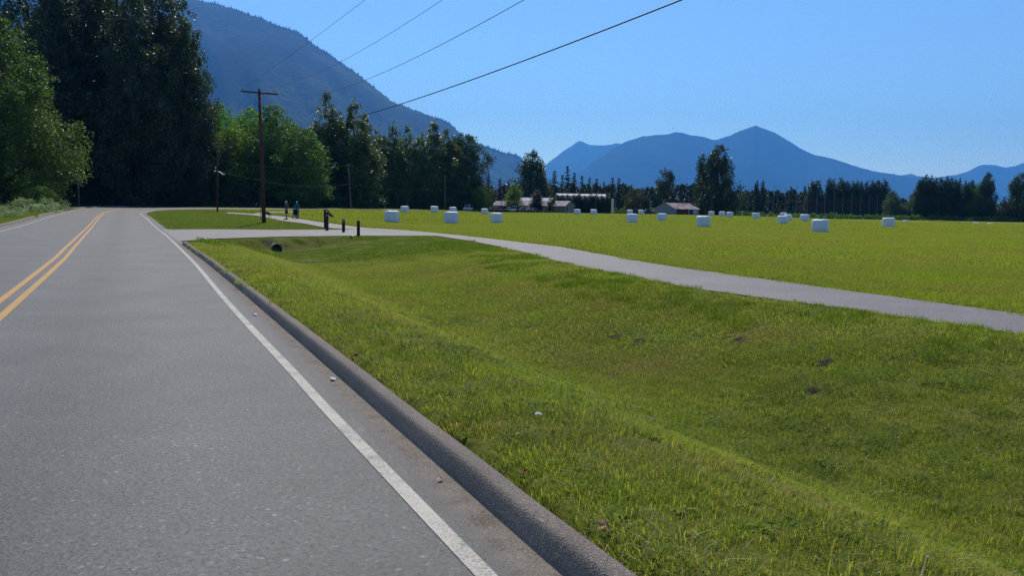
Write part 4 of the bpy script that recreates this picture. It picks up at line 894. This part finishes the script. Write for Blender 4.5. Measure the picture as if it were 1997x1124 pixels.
# ------------------------------------------------------------------ farm buildings
def m_roof(name, c0, c1, c2, sx_=.35):
    n = NT(name); P = n.objco(); f = n.noise(1.0, 5, .6, n.mapped(P, (sx_ * 2, .35, .35))); g = n.noise(9, 3, .6, n.mapped(P, (3, .3, .3)))
    return n.surf(n.bsdf(n.mix(.3, n.ramp(f, [(.36, c0), (.55, c1), (.7, c2)]), n.ramp(g, [(.3, .7), (.7, 1.0)]), 'MULTIPLY'), .85, .15))
ROOFP = m_roof('faded_roof', (.36, .29, .295), (.42, .35, .355), (.48, .42, .42)); ROOFW = m_roof('white_metal_roof', (.62, .61, .60), (.68, .66, .64), (.50, .36, .24)); ROOFR = m_roof('rusty_roof', (.26, .17, .15), (.48, .36, .33), (.62, .52, .48))
TAN = plain('tan_wall', (.22, .19, .13), .9, .1, .15); DKW = plain('dark_wall', (.05, .045, .045), .9, .1, .2); BLUED = plain('blue_door', (.10, .27, .42), .6, .3, .1); GREYB = plain('grey_blue_wall', (.22, .27, .30), .8, .2, .12)
REDW = plain('red_brown_wall', (.09, .035, .035), .9, .1, .2); TEALP = plain('teal_trim', (.12, .25, .22), .8, .2, .1); WHW = plain('white_wall', (.55, .56, .55), .8, .2, .1)
def gable(px, D, L, Wd, eave, ridge, rz, label, wallm, roofm, name='farm_building', ribs=12, over=.35):
    """origin at the plan centre, ridge along local x, front faces -y"""
    a_, b_ = ray(px, 410); x = a_ * D; o = empty(name, (x, D, gz(x, D) - .05), rz); tag(o, label, 'building', 'farm buildings')
    h = Wd / 2
    for yy in (-h, h): MB().box(-L / 2, L / 2, yy - .06, yy + .06, 0, eave).build('wall', wallm, o)
    for xx in (-L / 2, L / 2): MB().prism([(-h + .06, 0), (h - .06, 0), (h - .06, eave), (0, ridge - .05), (-h + .06, eave)], xx - .06, xx + .06, axis='x').build('gable_wall', wallm, o)
    sl_ = (ridge - eave) / h
    for sg in (-1, 1):
        e = h + over; r_ = MB().prism([(0, ridge + .02), (sg * e, ridge - sl_ * e + .02), (sg * e, ridge - sl_ * e + .10), (0, ridge + .10)], -L / 2 - over, L / 2 + over, axis='x').build('roof', roofm, o)
        mb = MB()
        for k in range(ribs + 1):
            xx = -L / 2 - over + .05 + (L + 2 * over - .1) * k / ribs; mb.prism([(0, ridge + .09), (sg * e, ridge - sl_ * e + .09), (sg * e, ridge - sl_ * e + .16), (0, ridge + .16)], xx - .03, xx + .03, axis='x')
        mb.build('roof_seam', roofm, r_)
    return o, x, D
bA, bx, by = gable(1049, 240, 21.5, 7.0, 2.3, 3.75, R(-27), 'long low tan building with a faded mauve roof and blue door', TAN, ROOFP)
dr = MB().box(10.80, 10.84, -1.0, .9, 0, 2.0).build('door', BLUED, bA); MB().box(10.845, 10.87, -.08, -.02, .02, 1.98).build('door_seam', DKW, dr)
MB().box(10.80, 10.84, -2.3, -1.5, 1.1, 1.8).build('window', BLACK, bA)
for xx in (-8, -4.5, -1, 2.5, 6): MB().box(xx - .8, xx + .8, -3.60, -3.565, .6, 1.7).build('window', BLACK, bA)
gable(1046, 258, 10.5, 7, 3.3, 4.9, R(-6), 'taller shed with a white metal roof streaked with rust behind the tan building', TAN, ROOFW, ribs=14)
gable(986, 243, 6.4, 5.5, 2.2, 3.5, R(-14), 'small pale-roofed shed left of the long tan building', TAN, ROOFP, ribs=7)
gable(1131, 300, 18.5, 9, 6.6, 7.4, R(4), 'large shed whose pale roof shows above the hedge cypresses', WHW, ROOFW, ribs=16)
bB, _, _ = gable(1320, 236, 10.2, 8.5, 1.9, 3.6, R(34), 'low barn with a rusty tin roof and pale grey gable', GREYB, ROOFR, 'barn', ribs=12)
MB().box(-4.6, .4, -4.36, -4.32, 0, 1.75).build('barn_door', REDW, bB); MB().box(.5, .75, -4.4, -4.32, 0, 1.85).build('post', TEALP, bB); MB().box(1.2, 2.3, -4.36, -4.32, .1, 1.6).build('bay_shade_panel', BLACK, bB); MB().box(2.9, 3.9, -4.36, -4.32, .7, 1.3).build('window', WHW, bB)  # black panel on the wall paints the shade of the open bay
MB().tube([(1.6, -.6, 3.2), (1.6, -.6, 4.25)], .14, 8).build('chimney', DKW, bB)
a_, b_ = ray(1195, 388); D = 270; x = a_ * D; tk = empty('water_tank', (x, D, gz(x, D))); tag(tk, 'slim white cylindrical tank right of the hedge cypresses', 'tank')
h = HC + b_ * D - gz(x, D); MB().lathe([(.47, 0), (.47, h * .93)], 18).build('body', WHW, tk, smooth=False); MB().lathe([(.50, h * .925), (.50, h * .94), (.40, h * .985), (.1, h)], 18).build('lid', WHW, tk, smooth=True)

# ------------------------------------------------------------------ cars
CGL = plain('car_glass', (.02, .025, .03), .1, .6, .1); RIM = plain('wheel_rim', (.45, .45, .46), .35, .5, .1, metal=.5); LMP = plain('headlight', (.7, .7, .68), .2, .6, .05); TLR = plain('tail_light', (.35, .02, .02), .3, .5, .05)
def car(px, D, rz, label, paint, kind='sedan', dx=0):
    a_, b_ = ray(px, 410); x = a_ * D + dx; o = empty('parked_car', (x, D, gz(x, D) + .03), rz); tag(o, label, 'car', 'cars at the farm')
    L = 2.2; hi = {'sedan': 1.45, 'van': 1.85, 'pickup': 1.75}[kind]; wl = .70
    prof = [(-L, .35), (-L, .72), (-L + .08, .86), (-1.0, .96), (1.15, .98), (L - .06, .9), (L, .7), (L, .35)]
    MB().prism(prof, -.86, .86, axis='y').build('body', paint, o, bevel=.05)
    if kind == 'sedan': cab = [(-1.05, .95), (-.45, hi), (.75, hi), (1.45, .97)]
    elif kind == 'van': cab = [(-1.3, .95), (-.75, hi), (1.9, hi), (2.08, .97)]
    else: cab = [(-1.0, .95), (-.5, hi), (.55, hi), (.7, .97)]
    MB().prism(cab, -.74, .74, axis='y').build('cabin', paint, o, bevel=.06)
    (x0, z0), (x1, z1), (x2, z2), (x3, z3) = cab; zz = z0 + .1
    def fx(a, b, t): return a[0] + (b[0] - a[0]) * t
    for sg in (-1, 1):
        MB().prism([(x0 + .22, zz), (x1 + .06, z1 - .1), (x2 - .06, z2 - .1), (x3 - .14, zz)], sg * .742, sg * .752, axis='y').build('side_window', CGL, o)
    mb = MB(); t0, t1 = .12, .88
    P0 = (x0 + (x1 - x0) * t0, z0 + (z1 - z0) * t0); P1 = (x0 + (x1 - x0) * t1, z0 + (z1 - z0) * t1); mb.prism([(P0[0] - .015, P0[1] + .015), (P1[0] - .015, P1[1] + .015), P1, P0], -.64, .64, axis='y'); mb.build('windscreen', CGL, o)
    mb = MB(); P0 = (x3 + (x2 - x3) * t0, z3 + (z2 - z3) * t0); P1 = (x3 + (x2 - x3) * t1, z3 + (z2 - z3) * t1); mb.prism([(P0[0] + .015, P0[1] + .015), (P1[0] + .015, P1[1] + .015), P1, P0], -.62, .62, axis='y'); mb.build('rear_window', CGL, o)
    for sg in (-1, 1):
        MB().box(-L - .02, -L + .05, sg * .62 - .17, sg * .62 + .17, .62, .76).build('headlight', LMP, o); MB().box(L - .05, L + .02, sg * .68 - .1, sg * .68 + .1, .6, .85).build('tail_light', TLR, o)
        for xx in (-1.35, 1.38):
            w_ = MB().tube([(xx, sg * .72, .32), (xx, sg * .90, .32)], .32, 16).build('wheel', RUB, o); MB().tube([(xx, sg * .89, .32), (xx, sg * .915, .32)], .19, 12).build('rim', RIM, w_)
    return o
def pnt(nm, c): return plain(nm, c, .25, .6, .04)
C1, C2, C3, C4, C5 = pnt('navy_paint', (.02, .03, .07)), pnt('black_paint', (.02, .02, .024)), pnt('silver_paint', (.40, .41, .43)), pnt('maroon_paint', (.09, .02, .025)), pnt('white_paint_car', (.7, .7, .7))
cl = [(956, C1, 'first car from the left in the parked row, dark blue'), (968, C2, 'second car from the left in the parked row, black'), (980, C4, 'third car from the left in the parked row, dark red'), (993, C2, 'fourth car from the left in the parked row, black'),
      (1005, C3, 'fifth car from the left in the parked row, silver'), (1018, C1, 'sixth car from the left in the parked row, dark blue'), (1031, C1, 'seventh car from the left in the parked row, dark blue'), (1043, C2, 'last car on the right of the parked row, black')]
for i, (px, pm, lb) in enumerate(cl): car(px, 226 - i * .2, R(62 + rnd.uniform(-5, 5)), lb, pm, 'van' if i in (2, 4) else 'sedan')
car(913, 218, R(75), 'white car on the far road at the foot of the dark round tree', C5, 'van')
car(1263, 246, R(8), 'dark pickup parked left of the low barn', C2, 'pickup'); car(1277, 250, R(14), 'grey car parked against the barn gable', C3)

# ------------------------------------------------------------------ tall net along the right side of the field
def m_net():
    n = NT('black_netting'); b = n.bsdf((.05, .052, .056), .8, .1); t = n.n('BsdfTransparent'); return n.surf(n.n('MixShader', {0: .42, 1: t.outputs[0], 2: b}).outputs[0])
NETM = m_net(); netp = []
for px, yt in [(1381, 382), (1399, 380), (1420, 379), (1440, 377), (1461, 365), (1510, 361), (1533, 366), (1555, 362), (1576, 366), (1594, 370), (1610, 374), (1628, 376), (1645, 376), (1662, 376), (1680, 377), (1697, 377), (1712, 378), (1727, 378)]:
    a_, b_ = ray(px, yt); D = 318 + (px - 1381) * .03; x = a_ * D; netp.append((px, Vector((x, D, gz(x, D))), HC + b_ * D - gz(x, D)))
nb = netp[0][1]; net = empty('tall_net', nb); tag(net, 'tall dark netting on slim posts along the far right of the field', 'net')
for i, (px, P, h) in enumerate(netp):
    q = P - nb; MB().tube([q - Vector((0, 0, .2)), q + Vector((0, 0, h))], [.13, .08], 6).build('post', GREYW, net)
    if i + 1 < len(netp) and px >= 1576:
        q2 = netp[i + 1][1] - nb; h1 = 8.6; mb = MB(); mb.add([q, q2, q2 + Vector((0, 0, h1)), q + Vector((0, 0, h1))], [(0, 1, 2, 3)]); mb.build('net_panel', NETM, net)
        MB().tube([q + Vector((0, 0, h1)), q2 + Vector((0, 0, h1))], .025, 5).build('top_cable', WIRE, net)

# ------------------------------------------------------------------ grass
def m_blade(name, stops, trans=.38, patch=1.3, dry=(.17, .125, .05), dry_amt=.5, far_scale=.12):
    n = NT(name); oi = n.n('ObjectInfo'); loc = oi.outputs['Location']; bv = n.n('Attribute', attribute_name='bv').outputs['Fac']
    pn = n.noise(patch, 4, .6, loc); pb = n.noise(far_scale, 3, .6, n.mapped(loc, (.5, 1.6, 1), (0, 0, R(-14))))
    f = n.math('ADD', n.math('MULTIPLY', bv, .45), n.math('MULTIPLY', n.math('ADD', pn, pb), .275))
    c = n.ramp(f, stops)
    dm = n.math('ADD', n.math('MULTIPLY', n.noise(patch * .55, 5, .65, n.n('VectorMath', {0: loc, 1: (37.0, 11.0, 3.0)}, operation='ADD').outputs[0]), .72), n.math('MULTIPLY', bv, .28))
    dmask = n.ramp(dm, [(.52 - dry_amt * .14, 0.0), (.66, 1.0)])
    c = n.mix(n.math('MULTIPLY', dmask, dry_amt), c, dry)
    b = n.bsdf(c, .6, .12); t = n.n('BsdfTranslucent', {'Color': n.mix(1.0, c, (1.15, 1.25, .55), 'MULTIPLY')})
    return n.surf(n.n('MixShader', {0: trans, 1: b, 2: t.outputs[0]}).outputs[0])
BL_LAWN = m_blade('lawn_blade', [(.22, (.115, .18, .016)), (.45, (.29, .375, .03)), (.68, (.51, .56, .085)), (.85, (.78, .72, .32))], .5, 1.1, (.48, .34, .13), .8)
BL_FAR = m_blade('verge_blade', [(.25, (.085, .15, .008)), (.5, (.175, .27, .016)), (.75, (.30, .38, .035))], .46, .5, (.34, .26, .08), .55, .08)
BL_FIELD = m_blade('hay_stubble_blade', [(.25, (.16, .24, .012)), (.45, (.31, .41, .02)), (.75, (.50, .55, .05))], .46, .5, (.44, .31, .09), .8, .05)
BL_EDGE = m_blade('lush_blade', [(.25, (.10, .17, .007)), (.5, (.185, .27, .012)), (.75, (.30, .37, .025))], .46, .9, (.15, .12, .04), .2)
CLOV = m_blade('clover_leaf', [(.25, (.06, .11, .012)), (.5, (.115, .18, .02)), (.75, (.19, .25, .035))], .4, 1.5, (.14, .11, .04), .25)
FLOW = plain('clover_flower', (.52, .46, .36), .9, .05, .2, 30)
YFLW = plain('yellow_flower', (.7, .52, .04), .7, .1, .15, 30)
def tuft(name, rad, nb, h, wd, mat, seed, lean=.5, square=False, curl=.35):
    rng = np.random.default_rng(seed); V = []; T = []; A = []
    for k in range(nb):
        if square: x, y = rng.uniform(-rad, rad, 2)
        else:
            q = rad * math.sqrt(rng.random()); a = rng.uniform(0, 6.28); x, y = q * math.cos(a), q * math.sin(a)
        hh = h * rng.uniform(.45, 1.25); ww = wd * rng.uniform(.6, 1.3); a = rng.uniform(0, 6.28); d = np.array([math.cos(a), math.sin(a)]); sd = np.array([-d[1], d[0]]) * ww / 2
        l = lean * rng.uniform(.1, 1.2) * hh; b = len(V); m_ = d * l * .35; tp = d * l * (1 + curl)
        z0 = -.012
        V += [(x - sd[0], y - sd[1], z0), (x + sd[0], y + sd[1], z0), (x + m_[0] - sd[0] * .8, y + m_[1] - sd[1] * .8, hh * .6), (x + m_[0] + sd[0] * .8, y + m_[1] + sd[1] * .8, hh * .6), (x + tp[0], y + tp[1], hh * rng.uniform(.8, 1.0))]
        T += [(b, b + 1, b + 3), (b, b + 3, b + 2), (b + 2, b + 3, b + 4)]; v = rng.random(); A += [v] * 5
    me = np_mesh(name, V, T); me.attributes.new('bv', 'FLOAT', 'POINT').data.foreach_set('value', np.array(A, np.float32)); me.materials.append(mat); return me
def leafpatch(name, rad, nb, h, size, mat, seed):
    rng = np.random.default_rng(seed); V = []; Q = []; A = []
    for k in range(nb):
        q = rad * math.sqrt(rng.random()); a = rng.uniform(0, 6.28); c = np.array([q * math.cos(a), q * math.sin(a), h * rng.uniform(.3, 1.1)]); v = rng.random()
        nrm = rng.normal(size=3) * .35 + np.array([0, 0, 1]); nrm /= np.linalg.norm(nrm); t = np.cross(nrm, rng.normal(size=3)); t /= np.linalg.norm(t); u = np.cross(nrm, t)
        for j in range(3):
            a2 = j * 2.09; d = t * math.cos(a2) + u * math.sin(a2); e = np.cross(nrm, d); s = size * rng.uniform(.7, 1.2); b = len(V)
            V += [tuple(c), tuple(c + d * s * .6 + e * s * .42), tuple(c + d * s), tuple(c + d * s * .6 - e * s * .42)]; Q += [(b, b + 1, b + 2, b + 3)]; A += [v] * 4
    me = np_mesh(name, V, Q); me.attributes.new('bv', 'FLOAT', 'POINT').data.foreach_set('value', np.array(A, np.float32)); me.materials.append(mat); return me
def weed(name, seed, mat):
    rng = np.random.default_rng(seed); V = []; Q = []; A = []
    for k in range(11):
        a = k * .571 * 2 + rng.uniform(-.3, .3); L = rng.uniform(.03, .075); d = np.array([math.cos(a), math.sin(a), 0]); e = np.array([-d[1], d[0], 0]); b = len(V); v = rng.random(); wv = L * .16
        P = [np.array([0, 0, 0]), d * L * .4 + np.array([0, 0, L * .35]), d * L * .8 + np.array([0, 0, L * .42]), d * L * 1.05 + np.array([0, 0, L * .3])]
        ws = [.3, 1, 1.1, .1]
        for p, w_ in zip(P, ws): V += [tuple(p - e * wv * w_), tuple(p + e * wv * w_)]
        for j in range(3): Q.append((b + 2 * j, b + 2 * j + 1, b + 2 * j + 3, b + 2 * j + 2))
        A += [v] * 8
    me = np_mesh(name, V, Q); me.attributes.new('bv', 'FLOAT', 'POINT').data.foreach_set('value', np.array(A, np.float32)); me.materials.append(mat); return me
def flower(name, mat, h, r_):
    mb = MB(); mb.tube([(0, 0, 0), (.004, .002, h)], .0015, 4, mi=1); mb.lathe([(r_ * .5, -r_ * .6), (r_, 0), (r_ * .8, r_ * .6), (r_ * .2, r_ * .9)], 7, (.004, .002, h)); return mb.mesh(name, [mat, BL_LAWN])
src = bpy.data.collections.new('grass_sources'); SRC = []
def source(me): o = bpy.data.objects.new('src_%02d_' % len(SRC) + me.name, me); src.objects.link(o); SRC.append(o); return len(SRC) - 1
K_L1 = [source(tuft('blades', .17, 120, .052, .0040, BL_LAWN, 200 + i, 1.15)) for i in range(4)]
K_LV = [source(tuft('blades', .42, 230, .056, .0085, BL_FAR, 215 + i, 1.1)) for i in range(2)]
K_L2 = [source(tuft('blades', .42, 230, .056, .0085, BL_LAWN, 210 + i, 1.1)) for i in range(3)]
K_L3 = [source(tuft('blades', 1.3, 420, .06, .024, BL_FAR, 220 + i, 1.1)) for i in range(3)]
K_E1 = [source(tuft('blades', .16, 95, .115, .0055, BL_EDGE, 230 + i, .7)) for i in range(3)]
K_E2 = [source(tuft('blades', .40, 170, .12, .013, BL_EDGE, 240 + i, .7)) for i in range(3)]
K_F1 = [source(tuft('blades', .45, 230, .085, .009, BL_FIELD, 250 + i, .95)) for i in range(3)]
K_F2 = [source(tuft('blades', 1.4, 420, .09, .026, BL_FIELD, 260 + i, .95)) for i in range(3)]
K_F3 = [source(tuft('blades', 4.0, 560, .11, .075, BL_FIELD, 270 + i, .95)) for i in range(3)]
STRAW = m_blade('straw_blade', [(.2, (.36, .28, .11)), (.6, (.55, .45, .22)), (.9, (.7, .6, .36))], .3, 1.0, (.4, .25, .1), .3)
K_S = [source(tuft('straw', .22, 26, .05, .0042, STRAW, 295 + i, 2.2)) for i in range(3)]
K_T = [source(tuft('blades', .05, 34, .12, .0048, BL_LAWN, 298 + i, .8)) for i in range(3)]
K_C = [source(leafpatch('clover', .16, 60, .05, .013, CLOV, 280 + i)) for i in range(3)]
K_W = [source(weed('weed', 290 + i, BL_EDGE)) for i in range(3)]
K_FL = [source(flower('clover_flower', FLOW, .07, .0075))]; K_YF = [source(flower('yellow_flower', YFLW, .08, .009))]
def polys_hit(x, y, r_):
    bad = np.zeros(len(x), bool)
    for ox, oy in ((0, 0), (r_, 0), (-r_, 0), (0, r_), (0, -r_), (.7 * r_, .7 * r_), (-.7 * r_, .7 * r_), (.7 * r_, -.7 * r_), (-.7 * r_, -.7 * r_)):
        for poly in (ROADPOLY[::3], DRPOLY, PATHPOLY[::2], PATH2POLY, PATH3POLY): bad |= inside(poly, x + ox, y + oy)
    s, p = sp(x, y); cb = np.interp(s, *CURB)
    bad |= (s < 35) & (p > -1) & (p < cb + .12 + r_ * .75) 
    lp = np.interp(s, [-60, 40, 60, 94, 127], [-7.0, -7.2, -7.5, -7.3, -6.6]); bad |= (s < 150) & (p < 0) & (p > lp - .3 - r_ * .8)
    return bad
rng = np.random.default_rng(77); PTS = []; KI = []; SCL = []
def scatter(kinds, r0, r1, dens, clear, sc=(.8, 1.25), mask=None, amax=50):
    n = int(dens * .5 * (r1 * r1 - r0 * r0) * 2 * R(amax)); r_ = np.sqrt(rng.uniform(r0 * r0, r1 * r1, n)); a = rng.uniform(-R(amax), R(amax), n); x, y = r_ * np.sin(a), r_ * np.cos(a)
    ok = np.ones(n, bool)
    if mask is not None: ok &= mask(x, y)
    x, y = x[ok], y[ok]; ok = ~polys_hit(x, y, clear); x, y = x[ok], y[ok]
    PTS.append(np.stack([x, y, ground_z(x, y)], 1)); KI.append(rng.choice(kinds, len(x))); SCL.append(rng.uniform(sc[0], sc[1], len(x)))
lawn = lambda x, y: sp(x, y)[1] < np.interp(sp(x, y)[0], *PUP) + .0
field = lambda x, y: ~lawn(x, y)
island = lambda x, y: True
def left_ok(x, y): return sp(x, y)[1] > -15
nz = lambda x, y, s, t: fbm(x * s, y * s, 3) > t
scatter(K_L1, 2.0, 12, 46, .07, (.7, 1.2), lawn)
scatter(K_L2, 11.0, 32, 13, .2, (.75, 1.2), lawn)
emb = lambda x, y: (sp(x, y)[0] > 34.5) & (sp(x, y)[0] < 45) & (sp(x, y)[1] > 1) & (sp(x, y)[1] < 18)
scatter(K_L3, 30, 125, 1.5, 1.3, (.8, 1.2), lambda x, y: lawn(x, y) & left_ok(x, y) & ~emb(x, y)); scatter(K_LV, 28, 60, 9, .3, (.55, .8), lambda x, y: lawn(x, y) & emb(x, y)); scatter(K_LV, 30, 90, 4.0, .36, (.75, 1.15), lambda x, y: lawn(x, y) & left_ok(x, y) & ~emb(x, y) & polys_hit(x, y, 1.7))
pe = lambda x, y: (sp(x, y)[1] > np.interp(sp(x, y)[0], *PLOW) - 2.3) & lawn(x, y) & (sp(x, y)[0] < 42)
scatter(K_E1, 7, 20, 16, .035, (.6, 1.15), lambda x, y: pe(x, y) & nz(x, y, .9, .42))
scatter(K_E2, 18, 50, 4, .10, (.6, 1.1), lambda x, y: pe(x, y) & (sp(x, y)[0] < 36) & nz(x, y, .9, .40))
cv = lambda x, y: (sp(x, y)[0] < 36) & (sp(x, y)[1] < np.interp(sp(x, y)[0], *CURB) + .75) & lawn(x, y)
scatter(K_E1, 2.5, 26, 18, .12, (.3, .75), lambda x, y: cv(x, y) & nz(x, y, 1.7, .47))
scatter(K_F1, 9, 30, 10, .12, (.8, 1.2), field); scatter(K_F2, 28, 90, 1.4, 1.35, (.8, 1.25), field); scatter(K_F1, 28, 75, 5, .38, (.8, 1.2), lambda x, y: field(x, y) & polys_hit(x, y, 1.9)); scatter(K_F3, 85, 235, .12, 4.2, (.8, 1.3), lambda x, y: field(x, y) & (y < 240 - .4 * np.abs(x - 60)))
scatter(K_E1, 11, 40, 8, .03, (.5, .95), lambda x, y: field(x, y) & (sp(x, y)[1] < np.interp(sp(x, y)[0], *PUP) + .5) & nz(x, y, 1.3, .45))
scatter(K_S, 2.2, 16, 9, .06, (.7, 1.3), lambda x, y: lawn(x, y) & nz(x + 9, y + 4, .8, .42)); scatter(K_T, 2.2, 20, 7, .04, (.5, 1.2), lambda x, y: lawn(x, y) & nz(x + 23, y, .9, .42))
scatter(K_C, 2.5, 16, 10, .06, (.8, 1.3), lambda x, y: lawn(x, y) & nz(x, y, .55, .48))
scatter(K_W, 2.5, 18, 9, .05, (.6, 1.4), lambda x, y: lawn(x, y) & nz(x + 40, y, .7, .44))
scatter(K_FL, 2.5, 14, 4.0, .05, (.7, 1.3), lambda x, y: lawn(x, y) & nz(x, y, .55, .50)); scatter(K_YF, 2.5, 14, .5, .05, (.7, 1.2), lawn)
P = np.vstack(PTS); KI = np.concatenate(KI); SCL = np.concatenate(SCL); e = .15
nx = -(ground_z(P[:, 0] + e, P[:, 1]) - ground_z(P[:, 0] - e, P[:, 1])) / (2 * e); ny = -(ground_z(P[:, 0], P[:, 1] + e) - ground_z(P[:, 0], P[:, 1] - e)) / (2 * e)
gm = bpy.data.meshes.new('grass'); gm.vertices.add(len(P)); gm.vertices.foreach_set('co', P.astype(np.float32).ravel())
rot = np.stack([-np.arctan(ny), np.arctan(nx), np.zeros(len(P))], 1)
gm.attributes.new('tilt', 'FLOAT_VECTOR', 'POINT').data.foreach_set('vector', rot.astype(np.float32).ravel())
gm.attributes.new('spin', 'FLOAT', 'POINT').data.foreach_set('value', rng.uniform(0, 6.283, len(P)).astype(np.float32))
gm.attributes.new('size', 'FLOAT', 'POINT').data.foreach_set('value', SCL.astype(np.float32)); gm.attributes.new('pick', 'INT', 'POINT').data.foreach_set('value', KI.astype(np.int32))
grass = link('grass', gm); tag(grass, 'mown grass, clover and hay stubble covering bank, verge and field', 'grass', kind='stuff')
g = bpy.data.node_groups.new('grass_scatter', 'GeometryNodeTree'); g.interface.new_socket('Geometry', in_out='INPUT', socket_type='NodeSocketGeometry'); g.interface.new_socket('Geometry', in_out='OUTPUT', socket_type='NodeSocketGeometry')
N = g.nodes.new; gi, go = N('NodeGroupInput'), N('NodeGroupOutput'); iop = N('GeometryNodeInstanceOnPoints'); ci = N('GeometryNodeCollectionInfo'); ci.inputs['Collection'].default_value = src; ci.inputs['Separate Children'].default_value = True; ci.inputs['Reset Children'].default_value = True
def attr(nm, ty):
    a = N('GeometryNodeInputNamedAttribute'); a.data_type = ty; a.inputs['Name'].default_value = nm; return a.outputs['Attribute']
mtp = N('GeometryNodeMeshToPoints'); rr2 = N('FunctionNodeRotateRotation'); rr2.rotation_space = 'LOCAL'; ax = N('FunctionNodeAxisAngleToRotation'); ax.inputs['Axis'].default_value = (0, 0, 1); e2 = N('FunctionNodeEulerToRotation')
L = g.links.new
L(gi.outputs[0], mtp.inputs['Mesh']); L(mtp.outputs[0], iop.inputs['Points']); L(ci.outputs[0], iop.inputs['Instance']); iop.inputs['Pick Instance'].default_value = True; L(attr('pick', 'INT'), iop.inputs['Instance Index']); L(attr('size', 'FLOAT'), iop.inputs['Scale'])
L(attr('tilt', 'FLOAT_VECTOR'), e2.inputs[0]); L(e2.outputs[0], rr2.inputs[0]); L(attr('spin', 'FLOAT'), ax.inputs['Angle']); L(ax.outputs[0], rr2.inputs[1]); L(rr2.outputs[0], iop.inputs['Rotation']); L(iop.outputs[0], go.inputs[0])
grass.modifiers.new('scatter', 'NODES').node_group = g
print('grass instances', len(P))

# ------------------------------------------------------------------ small things on the ground
LEAFB = [plain('fallen_leaf_%s' % c, v, .8, .2, .3, 30) for c, v in (('rust', (.22, .07, .03)), ('tan', (.30, .19, .09)))]
def leaf_obj(px, py, size, k, label, group=None, fn=ground_z, dz=.03):
    a_, b_ = ray(px, py); y = 1.0
    while HC + b_ * y > float(fn(a_ * y, y)): y *= 1.002
    x = a_ * y; V = []; n = 14
    for i in range(n):
        t = 2 * math.pi * i / n; q = size * (.75 + .35 * math.cos(5 * t)); V.append((q * math.cos(t), q * math.sin(t) * .8, size * .25 * math.sin(2 * t + k)))
    V.append((0, 0, size * .15)); mb = MB(); mb.add(V, [(i, (i + 1) % n, n) for i in range(n)]); o = mb.build('fallen_leaf', LEAFB[k % 2], loc=(x, y, float(fn(x, y)) + dz)); o.rotation_euler = (R(18 + 9 * k), R(-12), k * 1.3)
    tag(o, label, 'leaf', group)
leaf_obj(690, 700, .055, 0, 'rust-red dead leaf beside the kerb where weeds grow'); leaf_obj(1180, 1040, .055, 1, 'large tan dead leaf in the grass near the kerb, nearest to the viewer'); leaf_obj(812, 688, .035, 0, 'orange leaf on the bank right of the weedy kerb edge')
leaf_obj(1095, 878, .03, 0, 'small rust leaf in the middle of the grass bank'); leaf_obj(1612, 845, .045, 0, 'red leaf lying in the ditch on the right'); leaf_obj(1790, 773, .04, 1, 'tan leaf on the far slope of the ditch'); leaf_obj(1020, 930, .035, 0, 'rust leaf close behind the kerb, midway along'); leaf_obj(915, 758, .03, 1, 'brown curled leaf on the upper bank')
SCRAP = plain('pale_litter', (.62, .60, .54), .7, .2, .15, 20)
def scrap(px, py, w_, label, fn, dz=.012):
    a_, b_ = ray(px, py); y = 1.0
    while HC + b_ * y > float(fn(a_ * y, y)): y *= 1.002
    x = a_ * y; mb = MB(); V = [(-w_, -w_ * .4, 0), (0, -w_ * .55, w_ * .3), (w_, -w_ * .3, .05 * w_), (w_ * .8, w_ * .5, .3 * w_), (0, w_ * .4, .02), (-w_ * .9, w_ * .45, .25 * w_)]
    mb.add(V, [(0, 1, 4, 5), (1, 2, 3, 4)]); o = mb.build('litter_scrap', SCRAP, loc=(x, y, float(fn(x, y)) + dz)); o.rotation_euler = (0, 0, px * .7); tag(o, label, 'litter')
rb = lambda x, y: base(x, y)
scrap(649, 743, .05, 'crumpled pale scrap in the gutter by the kerb', rb, .014); scrap(858, 941, .02, 'tiny pale scrap in the gutter nearest the viewer', rb, .014); scrap(497, 616, .05, 'white scrap in the gutter farther along the kerb', rb, .014)
scrap(1050, 823, .026, 'white scrap lying on the grass bank', ground_z, .05); scrap(685, 463, .22, 'pale strip lying on the grass by the round bollard', ground_z, .06); scrap(1060, 441, .5, 'pale sheet lying at the near end of the field', ground_z, .05) if False else None
for px, py, w_, lb in [(1200, 661, .32, 'dug-over dirt patch on the far ditch slope, left of the others'), (1245, 668, .26, 'small bare dirt patch beside the dug-over patch'), (1442, 667, .30, 'dark molehill on the ditch slope below the path'), (1611, 711, .26, 'dark round molehill on the right part of the slope'), (1585, 766, .22, 'small molehill in the ditch with pale bits'), (540, 560, .5, 'thin worn patch of bank by the kerb')][:5]:
    a_, b_ = ray(px, py); y = 1.0
    while HC + b_ * y > float(ground_z(a_ * y, y)): y *= 1.002
    x = a_ * y; nn = 15; V = []; Fs = []
    for i in range(nn):
        for j in range(nn):
            u, v = (i / (nn - 1) * 2 - 1), (j / (nn - 1) * 2 - 1); q = math.hypot(u, v) * (1 + .3 * (float(vnoise(px + u * 2, v * 2)) - .5)); hh = .075 * max(0, 1 - q * q) + .035 * (float(vnoise(px + u * 6, v * 6 + 9)) - .5) * (q < 1)
            xx, yy = u * w_ * .6, v * w_ * .6; V.append((xx, yy, float(ground_z(x + xx, y + yy)) - float(ground_z(x, y)) + hh - .02))
    for i in range(nn - 1):
        for j in range(nn - 1): Fs.append((i * nn + j, (i + 1) * nn + j, (i + 1) * nn + j + 1, i * nn + j + 1))
    mb = MB(); mb.add(V, Fs); o = mb.build('molehill', DIRT, loc=(x, y, gz(x, y)), smooth=True); tag(o, lb, 'molehill', 'molehills on the ditch slope')
